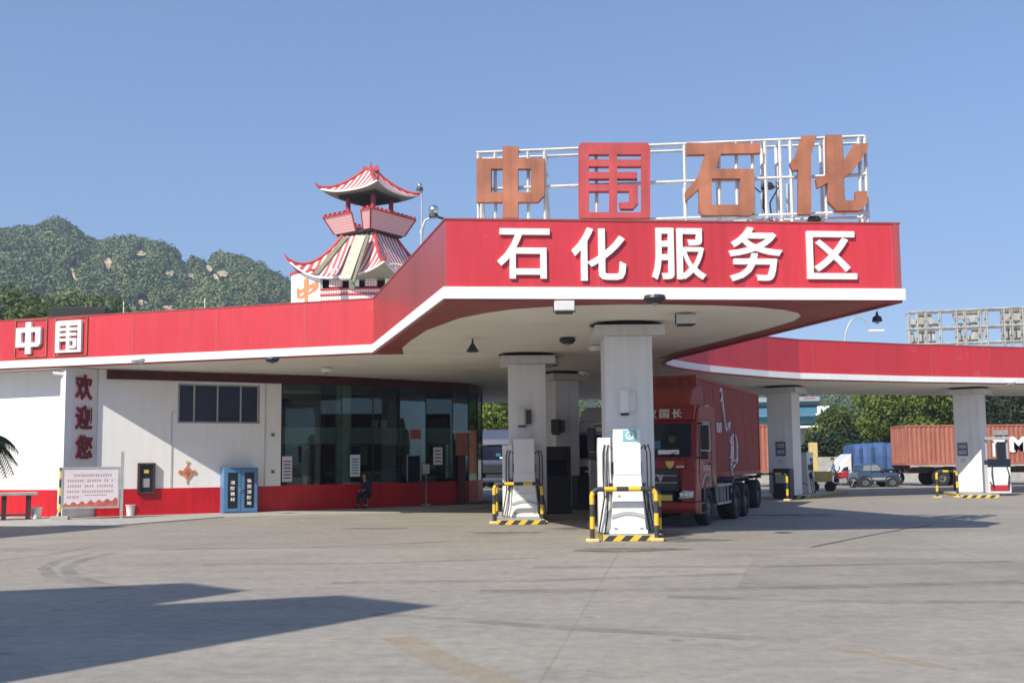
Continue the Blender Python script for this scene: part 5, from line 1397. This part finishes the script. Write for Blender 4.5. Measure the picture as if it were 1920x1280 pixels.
# red motorcycle
m0 = at_y(1580, 919, 59); m0.z = 0
t = empty('motorcycle', (m0.x, m0.y, 0), R(5), 'red motorcycle parked left of the blue pickup', 'motorcycle')
for x in (-.6, .65):
    w_ = MB().lathe([(.24, -.05), (.30, -.05), (.32, 0), (.30, .05), (.24, .05), (.24, -.05)], (0, 0, 0), 22, 'y').build('wheel', 'tyre', t, smooth=True); w_.location = (x, 0, .32)
    sp = MB()
    for k in range(6): a = k * math.pi / 3; sp.tube([(0, 0, 0), (.25 * math.cos(a), 0, .25 * math.sin(a))], .012, 4)
    sp.build('spokes', 'chrome', w_)
MB().prism([(-.55, .62), (-.2, .55), (.25, .6), (.38, .95), (.1, 1.0), (-.1, .82), (-.6, .86)], 'y', -.13, .13).build('fuel_tank', 'moto_red', t, bevel=.05)
MB().prism([(-.75, .84), (-.05, .80), (-.05, .90), (-.7, .95)], 'y', -.12, .12).build('seat', 'black_rubber', t, bevel=.03)
MB().box((.02, 0, .42), (.42, .24, .30)).build('engine', 'steel_grey', t, bevel=.04); MB().tube([(.65, 0, .32), (.42, 0, .98), (.36, -.28, 1.05)], .025, 6).build('fork', 'chrome', t); MB().tube([(.38, -.32, 1.04), (.40, 0, 1.0), (.38, .32, 1.04)], .02, 6).build('handlebar', 'dark_metal', t)
MB().sphere((.50, 0, .90), .09, 8).build('headlight', 'lamp_glass', t); MB().tube([(-.9, -.14, .36), (.0, -.14, .28)], .04, 8).build('exhaust', 'chrome', t)

# ================================================================== PEOPLE
def skinned(name, joints, edges, mm, parent, sub=2, root=0):
    me = bpy.data.meshes.new(name); me.from_pydata([j[0] for j in joints], edges, []); me.materials.append(MATS[mm])
    o = bpy.data.objects.new(name, me); COL.objects.link(o); o.parent = parent
    sk = o.modifiers.new('skin', 'SKIN'); sk.use_smooth_shade = True
    sv = me.skin_vertices[0].data
    for i, j in enumerate(joints):
        r_ = j[1]; sv[i].radius = (r_, r_) if isinstance(r_, (int, float)) else r_
        sv[i].use_root = (i == root)
    o.modifiers.new('sub', 'SUBSURF').levels = sub; o.modifiers['sub'].render_levels = sub
    return o
def person(loc, rz, pose, label, top, bottom, group=None):
    t = empty('person', loc, rz, label, 'person', group)      # faces local -Y
    if pose == 'sit':
        hip, chest, neck, head = (0, .0, .52), (0, -.08, .86), (0, -.12, 1.03), (0, -.20, 1.20)
        kn = [(-.14, -.42, .50), (.14, -.42, .50)]; an = [(-.14, -.40, .10), (.14, -.38, .10)]; toe = [(-.15, -.58, .05), (.15, -.56, .05)]
        el = [(-.25, -.22, .68), (.25, -.22, .68)]; wr = [(-.08, -.42, .68), (.09, -.42, .68)]
    else:
        hip, chest, neck, head = (0, 0, .92), (0, -.01, 1.28), (0, -.02, 1.46), (0, -.05, 1.60)
        kn = [(-.10, -.04, .50), (.12, .06, .50)]; an = [(-.11, .02, .09), (.13, .14, .09)]; toe = [(-.12, -.14, .04), (.14, -.02, .04)]
        el = [(-.26, .02, 1.10), (.26, -.02, 1.10)]; wr = [(-.24, -.16, .90), (.22, -.20, .92)]
    sh = [(chest[0] - .19, chest[1], chest[2] + .09), (chest[0] + .19, chest[1], chest[2] + .09)]
    J = [(hip, .13), (chest, (.16, .11)), (neck, .052), (head, .088), ((head[0], head[1] - .01, head[2] + .10), .075)]
    E = [(0, 1), (1, 2), (2, 3), (3, 4)]
    for s in (0, 1):
        b_ = len(J); J += [(sh[s], .058), (el[s], .042), (wr[s], .030), (tuple(Vector(wr[s]) + Vector((0, -.07, -.02))), .034)]
        E += [(1, b_), (b_, b_ + 1), (b_ + 1, b_ + 2), (b_ + 2, b_ + 3)]
        b_ = len(J); hp = (hip[0] + (-.09 if s == 0 else .09), hip[1], hip[2] - .04)
        J += [(hp, .085), (kn[s], .058), (an[s], .038), (toe[s], .038)]; E += [(0, b_), (b_, b_ + 1), (b_ + 1, b_ + 2), (b_ + 2, b_ + 3)]
        for f in range(5):
            q = Vector(wr[s]) + Vector(((f - 2) * .015, -.085 - (.035 if f not in (0,) else .0), -.035)); J.append((tuple(q), .009)); E.append((len(J) - 1, [k for k, j in enumerate(J) if j[1] == .034][-1]))
    skinned('body', J, E, 'skin', t)
    J2 = [(hip, .15), (chest, (.185, .135)), ((neck[0], neck[1], neck[2] - .04), .07)]; E2 = [(0, 1), (1, 2)]
    for s in (0, 1):
        b_ = len(J2); J2 += [(sh[s], .075), (el[s], .058), (tuple(Vector(el[s]).lerp(Vector(wr[s]), .85)), .045)]; E2 += [(1, b_), (b_, b_ + 1), (b_ + 1, b_ + 2)]
    skinned('jacket', J2, E2, top, t)
    J3 = [(hip, .145)]; E3 = []
    for s in (0, 1):
        b_ = len(J3); hp = (hip[0] + (-.09 if s == 0 else .09), hip[1], hip[2] - .04)
        J3 += [(hp, .10), (kn[s], .075), (tuple(Vector(an[s]) + Vector((0, 0, .03))), .055)]; E3 += [(0, b_), (b_, b_ + 1), (b_ + 1, b_ + 2)]
    skinned('trousers', J3, E3, bottom, t)
    for s in (0, 1): MB().box(((an[s][0] + toe[s][0]) / 2, (an[s][1] + toe[s][1]) / 2 - .02, .045), (.10, .27, .09)).build('shoe', 'black_rubber', t, bevel=.03)
    h = MB(); hc = Vector((head[0], head[1] + .012, head[2] + .055))
    for i in range(7):
        pass
    h.lathe([(0, .115)] + [(.098 * math.sin(a), .115 * math.cos(a)) for a in [R(x) for x in (25, 50, 75, 95)]] + [(.07, -.02)], tuple(hc + Vector((0, .018, .0))), 16)
    h.build('hair', 'hair', t, smooth=True)
    fc = MB(); fy = head[1] - .085
    for s in (-1, 1): fc.sphere((s * .030, fy, head[2] + .045), .010, 6)
    fc.build('eyes', 'hair', t)
    MB().prism([(0, fy + .0), (0, fy - .02), (0, fy + .01)], 'x', -.001, .001) ; MB().lathe([(0, .02), (.012, -.012), (0, -.016)], (0, fy - .008, head[2] + .02), 8).build('nose', 'skin', t)
    MB().box((0, fy - .002, head[2] - .018), (.04, .008, .008)).build('mouth', 'print_brown', t)
    return t
pp = at_z(688, 951, .03)
person((pp.x, pp.y - .25, .032), R(-15), 'sit', 'person in dark navy clothes sitting by the red dado under the shop glass', 'navy_cloth', 'navy_cloth')
t = empty('stool', (pp.x - .05, pp.y - .2, .032), R(-15), 'small pink plastic stool under the seated person', 'stool')
MB().box((0, 0, .37), (.36, .34, .04)).build('seat', 'pink_plastic', t, bevel=.01)
for sx_ in (-1, 1):
    for sy_ in (-1, 1): MB().tube([(sx_ * .14, sy_ * .13, .35), (sx_ * .18, sy_ * .16, 0)], .018, 6).build('leg', 'pink_plastic', t)
pp = at_y(1562, 920, 58.5); pp.z = 0
person((pp.x, pp.y, 0), R(60), 'stand', 'person in pale grey clothes standing by the red motorcycle', 'grey_cloth', 'grey_cloth')

# ================================================================== FAR BUILDING WITH BLUE CURVED AWNINGS
fb = at_y(1490, 800, 92)
t = empty('awning_building', (fb.x, 92, 0), R(-14), 'distant building with blue rounded awnings and white letters behind the pillar', 'building')
F = lambda py: at_y(1490, py, 92).z
xx = lambda px: (px - 1490) / FPX * 92
MB().box((xx(1470), 3.5, F(745) / 2), (6.4, 6, F(745))).build('wall', 'white_wall', t)
for k, (y0, y1, x0, x1) in enumerate(((765, 797, 1395, 1542), (745, 763, 1410, 1536))):
    pr = [(0, F(y1)), (-1.4, F(y1) + .1), (-1.9, (F(y0) + F(y1)) / 2), (-1.3, F(y0)), (0, F(y0))]
    MB().prism(pr, 'x', xx(x0), xx(x1)).build('awning', 'awning_blue' if k == 0 else 'pale_window', t, bevel=.1)
MB().prism([(0, F(803)), (-1.6, F(803)), (-1.6, F(799)), (0, F(798.5))], 'x', xx(1395), xx(1548)).build('awning_trim', 'letter_white', t)
glyphs('roof_letters', 'JY', 'letter_white', t, xx(1526), F(781), xx(1552) - xx(1526), F(764) - F(781), -2.0, .2, .08)
MB().box((xx(1517), -1.6, F(752)), (1.0, .1, .35)).build('small_sign', 'moto_red', t)
for x in (1400, 1425, 1500, 1530): MB().box((xx(x), -.05, 1.6), (1.2, .12, 2.4)).build('window', 'dark_glass', t)
t = empty('shipping_container', (at_y(1424, 900, 70).x, 70, .05), R(100), 'weathered orange container standing between lorry tail and pillar', 'container')
t.location = (0, 0, 0); bpy.data.objects.remove(t)
pc_ = at_y(1426, 900, 64)
container('shipping_container', (pc_.x - .6, 64, .9), R(180), 2.6, 2.9, 'container_orange', 'weathered orange container end seen between the red lorry and the pillar')
t = empty('yellow_post', at_z(1527, 916, 0), 0, 'cream yellow box post beside the pillar with the purple plate', 'post')
MB().box((0, 0, 1.5), (.42, .4, 2.2)).build('box', 'yellow_foot', t, bevel=.03); MB().box((0, 0, .2), (.2, .2, .4)).build('stem', 'dark_metal', t)
# low perimeter wall behind the parked vehicles
MB_ = MB().box((0, 0, .9), (60, .25, 1.8)); o_ = MB_.build('perimeter_wall', 'kerb_concrete'); o_.location = (34, 73, 0); tag(o_, 'long low grey concrete wall at the back of the yard', 'wall')

# ================================================================== TREES
def leaf_cloud(blobs, n, size, seed):
    rg = np.random.default_rng(seed)
    w_ = np.array([b_[3] ** 2 for b_ in blobs]); w_ /= w_.sum()
    idx = rg.choice(len(blobs), n, p=w_); B = np.array(blobs, float)[idx]
    d = rg.normal(size=(n, 3)); d /= np.linalg.norm(d, axis=1)[:, None]
    rad = B[:, 3] * (rg.uniform(.45, 1.05, n)) ** .6
    c = B[:, :3] + d * rad[:, None] * np.array([1, 1, .8])
    nrm = d + rg.normal(size=(n, 3)) * .7 + np.array([0, 0, .5]); nrm /= np.linalg.norm(nrm, axis=1)[:, None]
    a = np.cross(nrm, rg.normal(size=(n, 3))); a /= np.linalg.norm(a, axis=1)[:, None]; b2 = np.cross(nrm, a)
    s = size * rg.uniform(.6, 1.4, n)[:, None]
    V_ = np.stack([c - a * s, c - b2 * s * .55, c + a * s, c + b2 * s * .55], 1).reshape(-1, 3)
    Fc = np.arange(n * 4).reshape(-1, 4)
    return V_, Fc
def cloud_obj(name, V_, Fc, mm, parent=None):
    me = bpy.data.meshes.new(name); me.vertices.add(len(V_)); me.vertices.foreach_set('co', V_.astype(np.float32).ravel())
    k = Fc.shape[1]; me.loops.add(Fc.size); me.loops.foreach_set('vertex_index', Fc.astype(np.int32).ravel())
    me.polygons.add(len(Fc)); me.polygons.foreach_set('loop_start', (np.arange(len(Fc)) * k).astype(np.int32)); me.polygons.foreach_set('loop_total', np.full(len(Fc), k, np.int32))
    me.update(calc_edges=True); me.validate(); me.materials.append(MATS[mm])
    o = bpy.data.objects.new(name, me); COL.objects.link(o); o.parent = parent
    return o
def tree(loc, h, rad, mm, label, seed, group='trees behind the yard', n=5200, leaf=.17):
    rr = random.Random(seed); t = empty('tree', loc, 0, label, 'tree', group)
    tk = MB(); top = Vector((rr.uniform(-.3, .3), rr.uniform(-.3, .3), h * .62))
    tk.tube([(0, 0, -.1), (.05, 0, h * .2), top * .6, top], [h * .035, h * .028, h * .02, h * .01], 8)
    blobs = []
    for k in range(17):
        a = rr.uniform(0, 6.28); r_ = rad * rr.uniform(.15, .85); z = h * rr.uniform(.30, .88); r_ *= 1 - .5 * max(0, z / h - .55) / .35
        c = Vector((r_ * math.cos(a), r_ * math.sin(a), z)); blobs.append((*c, rad * rr.uniform(.26, .46)))
        if k < 8: tk.tube([top * rr.uniform(.4, .8), c * .6 + Vector((0, 0, z * .3)), c], [h * .014, h * .009, h * .004], 5)
    tk.build('trunk', 'trunk', t)
    V_, Fc = leaf_cloud(blobs, n, leaf, seed); cloud_obj('crown', V_, Fc, mm, t)
    return t
TR = [(1565, 84, 6.2, 3.0, 'leaf_mid', 'small yellowish green tree behind the cream trolley'), (1640, 88, 8.8, 4.4, 'leaf_bright', 'bright green bushy tree above the white lorry cab'), (1712, 86, 9.2, 4.6, 'leaf_bright', 'bright green bushy tree above the left end of the salmon container'),
      (1775, 84, 8.8, 4.2, 'leaf_bright', 'bright green tree left of the rightmost pillar'), (1835, 88, 9.0, 4.5, 'leaf_mid', 'tree just behind the rightmost pillar'), (1893, 80, 9.0, 4.2, 'leaf_dark', 'dark green tree at the right edge above the container letters'), (1960, 82, 9.0, 4.6, 'leaf_dark', 'dark tree just past the right edge'),
      (1545, 79, 3.6, 2.0, 'leaf_dark', 'dark shrub like tree left of the white lorry cab'), (1590, 78, 3.9, 2.2, 'leaf_dark', 'dark low tree right behind the white lorry cab'), (936, 84, 8.0, 4.2, 'leaf_bright', 'bright tree seen in the gap left of the second pillar'), (1105, 90, 6.5, 3.6, 'leaf_mid', 'tree far behind the white lorry cab')]
for i, (px, Y, h, rad, mm, lb_) in enumerate(TR):
    p = at_y(px, 880, Y); tree((p.x, Y, 0), h, rad, mm, lb_, 20 + i)

# ================================================================== HILLS
rg = np.random.default_rng(2)
def vnoise(x, y, seed, oct_=5, per=1.9):
    out_ = np.zeros_like(x); amp = 1; tot = 0
    for o_ in range(oct_):
        r2 = np.random.default_rng(seed + o_); T_ = r2.uniform(-1, 1, (64, 64))
        xi = np.floor(x).astype(int); yi = np.floor(y).astype(int); fx = x - xi; fy = y - yi
        fx = fx * fx * (3 - 2 * fx); fy = fy * fy * (3 - 2 * fy)
        g_ = lambda a, b_: T_[a % 64, b_ % 64]
        out_ += amp * ((g_(xi, yi) * (1 - fx) + g_(xi + 1, yi) * fx) * (1 - fy) + (g_(xi, yi + 1) * (1 - fx) + g_(xi + 1, yi + 1) * fx) * fy)
        tot += amp; amp *= .5; x = x * per + 7.3; y = y * per + 3.1
    return out_ / tot
# skyline of the hills: bearing (photo px) -> height at a ridge distance
ridge_px = [(-900, 470), (-500, 430), (-200, 440), (0, 428), (55, 424), (75, 414), (90, 409), (112, 415), (135, 433), (165, 449), (185, 449), (230, 446), (265, 448), (300, 458), (330, 472), (355, 486), (372, 489), (395, 478), (420, 475), (450, 481), (480, 494), (510, 510), (545, 532), (600, 575), (700, 640), (900, 700), (1200, 720), (1500, 690), (1700, 680), (1900, 700), (2400, 690), (3000, 720)]
RD = 520.0
bx = np.array([(p[0] - 960) / FPX for p in ridge_px]); bz = np.array([at_y(p[0], p[1], RD).z for p in ridge_px]) / RD
NX, NY = 420, 110
tx = np.linspace(-1.05, 1.1, NX); ty = np.linspace(0, 1, NY)
TX, TYY = np.meshgrid(tx, ty)
D_ = 210 + 330 * TYY
hz_ = np.interp(TX, bx, bz) * RD
prof_ = np.sin(np.clip(TYY / .94, 0, 1) * math.pi / 2) ** 1.25
X_ = TX * (D_); 
gul = vnoise(TX * 22 + 5, TYY * 3.5, 40, 4)
Z_ = hz_ * prof_ * (D_ / RD) ** 0 * 1.0
aa = np.sin(np.clip(TYY / .94, 0, 1) * math.pi / 2) ** .85
ridge_n = 1 - np.abs(gul) * 2.0
Z_ = (hz_ - 3.5) / RD * D_ * np.clip(aa + .10 * (ridge_n - .3) * np.sin(math.pi * aa), 0, 1.0)
Z_ = np.where(TYY > .94, (hz_ - 3.5) * (1 - (TYY - .94) * 3), Z_)
Vh = np.stack([X_, D_, Z_], -1).reshape(-1, 3)
ii = np.arange(NX * NY).reshape(NY, NX); Fh = np.stack([ii[:-1, :-1], ii[:-1, 1:], ii[1:, 1:], ii[1:, :-1]], -1).reshape(-1, 4)
leafmat('hill_ground', (.03, .05, .02), (.07, .09, .035), .05, 0.)
ho = cloud_obj('hills', Vh, Fh, 'hill_ground'); tag(ho, kind='structure')
ho.data.polygons.foreach_set('use_smooth', [True] * len(ho.data.polygons))
# bare soil scars: where no trees grow
scars = [(204, 496, 7, 13), (265, 475, 9, 5), (318, 511, 8, 7), (357, 516, 9, 4), (392, 503, 6, 6), (418, 513, 11, 6), (141, 519, 4, 11), (268, 567, 9, 5), (318, 577, 14, 5), (135, 505, 5, 3), (345, 486, 7, 4), (405, 520, 5, 8)]
def hit_hill(px, py):
    t_ = (px - 960) / FPX
    col = int(np.argmin(np.abs(tx - t_)))
    el = Z_[:, col] / D_[:, col]; target = at_y(px, py, 1000.).z / 1000.
    k = np.argmax(el > target); return Vh.reshape(NY, NX, 3)[k, col], col, k
def screen(V_):
    d = V_ - np.array(EYE); fx = d @ np.array(_F); return PPX + FPX * (d @ np.array(_RT)) / fx, PPY - FPX * (d @ np.array(_UP)) / fx
sm = MB()
for (px, py, a, b_) in scars:
    c_, col, k = hit_hill(px, py)
    if k == 0: continue
    n_ = 14; pts = []
    rr = random.Random(int(px))
    for q in range(n_):
        ang = 2 * math.pi * q / n_; s_ = rr.uniform(.75, 1.15)
        gx = px + a * s_ * math.cos(ang) + (py and b_ * .35 * math.sin(ang)); gy = py + b_ * s_ * math.sin(ang)
        h_, _, kk = hit_hill(gx, gy); t_ = (gx - 960) / FPX
        dist = h_[1]; p_ = at_y(gx, gy, dist); pts.append(p_ + (EYE - p_).normalized() * 7.0)
    cc = sum(pts, Vector()) / n_
    for q in range(n_): sm.face([cc, pts[q], pts[(q + 1) % n_]])
tag(sm.build('bare_soil', 'soil'), kind='structure')
# woodland: many lumpy tree crowns set on the slope
N = 17000
u_ = rg.uniform(0, 1, N) ** .8; cx_i = rg.uniform(0, NX - 1.01, N); cy_i = u_ * (NY * .945)
# favour the part of the slope in view
left_side = rg.uniform(0, 1, N) < .72
cx_i = np.where(left_side, rg.uniform(np.interp(-.58, tx, np.arange(NX)), np.interp(-.13, tx, np.arange(NX)), N), cx_i)
i0 = cx_i.astype(int); j0 = np.clip(cy_i.astype(int), 0, NY - 2); fx = cx_i - i0; fy = np.clip(cy_i - j0, 0, 1)
G = Vh.reshape(NY, NX, 3)
Pt = (G[j0, i0] * ((1 - fx) * (1 - fy))[:, None] + G[j0, i0 + 1] * (fx * (1 - fy))[:, None] + G[j0 + 1, i0] * ((1 - fx) * fy)[:, None] + G[j0 + 1, i0 + 1] * (fx * fy)[:, None])
spx, spy = screen(Pt)
keep = np.ones(N, bool)
for (px, py, a, b_) in scars: keep &= (((spx - px) / (a * 1.2 + 5)) ** 2 + ((spy - 7 - py) / (b_ * 1.2 + 13)) ** 2) > 1
Pt = Pt[keep]; N = len(Pt)
rad = rg.uniform(1.3, 3.0, N) * np.where(rg.uniform(0, 1, N) < .12, 1.35, 1)
K = 84
d_ = rg.normal(size=(N, K, 3)); d_ /= np.linalg.norm(d_, axis=2)[..., None]; d_[..., 2] = np.abs(d_[..., 2]) * 1.1 - .25
c_ = Pt[:, None, :] + d_ * (rad[:, None] * rg.uniform(.6, 1.08, (N, K)))[..., None] * np.array([1, 1, 1.25]) + np.array([0, 0, 1.0]) * rad[:, None, None] * .4
nr = d_ + rg.normal(size=(N, K, 3)) * .30; nr /= np.linalg.norm(nr, axis=2)[..., None]
a_ = np.cross(nr, rg.normal(size=(N, K, 3))); a_ /= np.linalg.norm(a_, axis=2)[..., None]; b_2 = np.cross(nr, a_)
s_ = (rad[:, None] * rg.uniform(.10, .22, (N, K)))[..., None]
V_ = np.stack([c_ - a_ * s_, c_ - b_2 * s_ * .8, c_ + a_ * s_, c_ + b_2 * s_ * .8], 2).reshape(-1, 3)
Fw = np.arange(N * K * 4).reshape(-1, 4)
wo = cloud_obj('woodland', V_.reshape(-1, 3), Fw, 'wood_leaf')
tag(wo, 'dense green woodland covering the far hills', 'woodland', kind='stuff')
# nearer scrub in front of the hill foot, seen over the left roof
for i, (px, Y, h, rad_, lb_) in enumerate(((20, 95, 19.5, 6.5, 'yellow green tree crown over the left roof at the photo edge'), (95, 100, 19.5, 6.0, 'yellow green tree crown over the left roof beside the black tank'), (150, 104, 20.5, 5.5, 'olive tree crown rising above the black roof tank'), (-70, 98, 20, 6, 'tree past the left photo edge over the roof'))):
    p = at_y(px, 600, Y); tree((p.x, Y, 0), h, rad_, 'leaf_mid', lb_, 60 + i, 'trees behind the shop roof', 5200, .26)

# ================================================================== UNSEEN BLOCKS ADDED LEFT OF THE VIEW to throw the long shadows
zB = 12.0; sh = Vector((-.735, -.97)) * zB
def sp_(x, y): p_ = at_z(x, y, 0); return Vector((p_.x, p_.y)) + sh
q1 = [sp_(350, 1092), sp_(465, 1107), sp_(285, 1133), sp_(640, 1115), sp_(820, 1135)]
dirb = Vector((-.95, -.31)) * 14
poly = [q1[0], q1[0] + dirb, q1[4] + Vector((-.95, -.31)) * 14 + Vector((0, -3)), q1[4] + Vector((-2.2, -2.2)), q1[4], q1[3], q1[2], q1[1]]
# keep the outline simple: notch between the two shadow tips
t = empty('shadow_block', (0, 0, 0), 0, 'unseen three storey white block added left of the picture to throw the foreground shadows', 'building')  # added shadow caster, footprint traced back from the foreground shadow edges
MB().prism([(p_.x, p_.y) for p_ in poly], 'z', 0, zB - .25).build('wall', 'white_wall', t)
MB().prism([(p_.x, p_.y) for p_ in poly], 'z', zB - .248, zB).build('roof', 'cap_stone', t)
cen = sum((Vector(p_) for p_ in poly), Vector((0, 0))) / len(poly)
for p_, q_ in zip(poly, poly[1:] + poly[:1]):
    L_ = (q_ - p_).length; d_ = (q_ - p_).normalized(); n_ = Vector((d_.y, -d_.x))
    if n_.dot((p_ + q_) / 2 - cen) < 0: n_ = -n_
    if L_ < 2.0: continue
    for k in range(int(L_ // 1.9)):
        c_ = p_ + d_ * (L_ - int(L_ // 1.9) * 1.9 + 1.9) / 2 + d_ * 1.9 * k
        for fl_ in range(3):  # window rows only dress the added block
            if (c_ + n_ * .02).x > -3: continue
            z_ = 2.0 + fl_ * 3.6
            f_ = MB().box((c_.x + n_.x * .03, c_.y + n_.y * .03, z_), (1.2, .10, 1.5), rz=math.atan2(d_.y, d_.x)).build('window', 'steel_grey', t)
            MB().box((c_.x + n_.x * .085, c_.y + n_.y * .085, z_), (1.06, .02, 1.36), rz=math.atan2(d_.y, d_.x)).build('pane', 'dark_glass', f_)
a_ = Vector((-15.2, 23.4)) ; b2_ = Vector((-17.1, 18.2))
t = empty('far_shadow_block', (0, 0, 0), 0, 'plain white unseen block added further left to shade the yard by the wall', 'building')  # added unseen block, placed for the shadow before the left wall
pl = [a_, b2_, b2_ + Vector((-9, -1)), a_ + Vector((-10, 1.5))]
MB().prism([(p_.x, p_.y) for p_ in pl], 'z', 0, 5.7).build('wall', 'white_wall', t); MB().prism([(p_.x, p_.y) for p_ in pl], 'z', 5.702, 6.0).build('roof', 'cap_stone', t)

# ================================================================== AIR
mt = bpy.data.materials.new('haze_air'); mt.use_nodes = True; nt = mt.node_tree; nt.nodes.clear()
pv_ = nt.nodes.new('ShaderNodeVolumePrincipled'); pv_.inputs['Density'].default_value = .00055; pv_.inputs['Color'].default_value = (.62, .76, .95, 1); pv_.inputs['Anisotropy'].default_value = .2
ou = nt.nodes.new('ShaderNodeOutputMaterial'); nt.links.new(pv_.outputs[0], ou.inputs['Volume']); MATS['haze_air'] = mt
hz = MB().box((0, 20, 69), (1500, 1400, 141)).build('haze', 'haze_air', weld=False); tag(hz, 'thin blue haze over the distance', 'haze', kind='stuff')
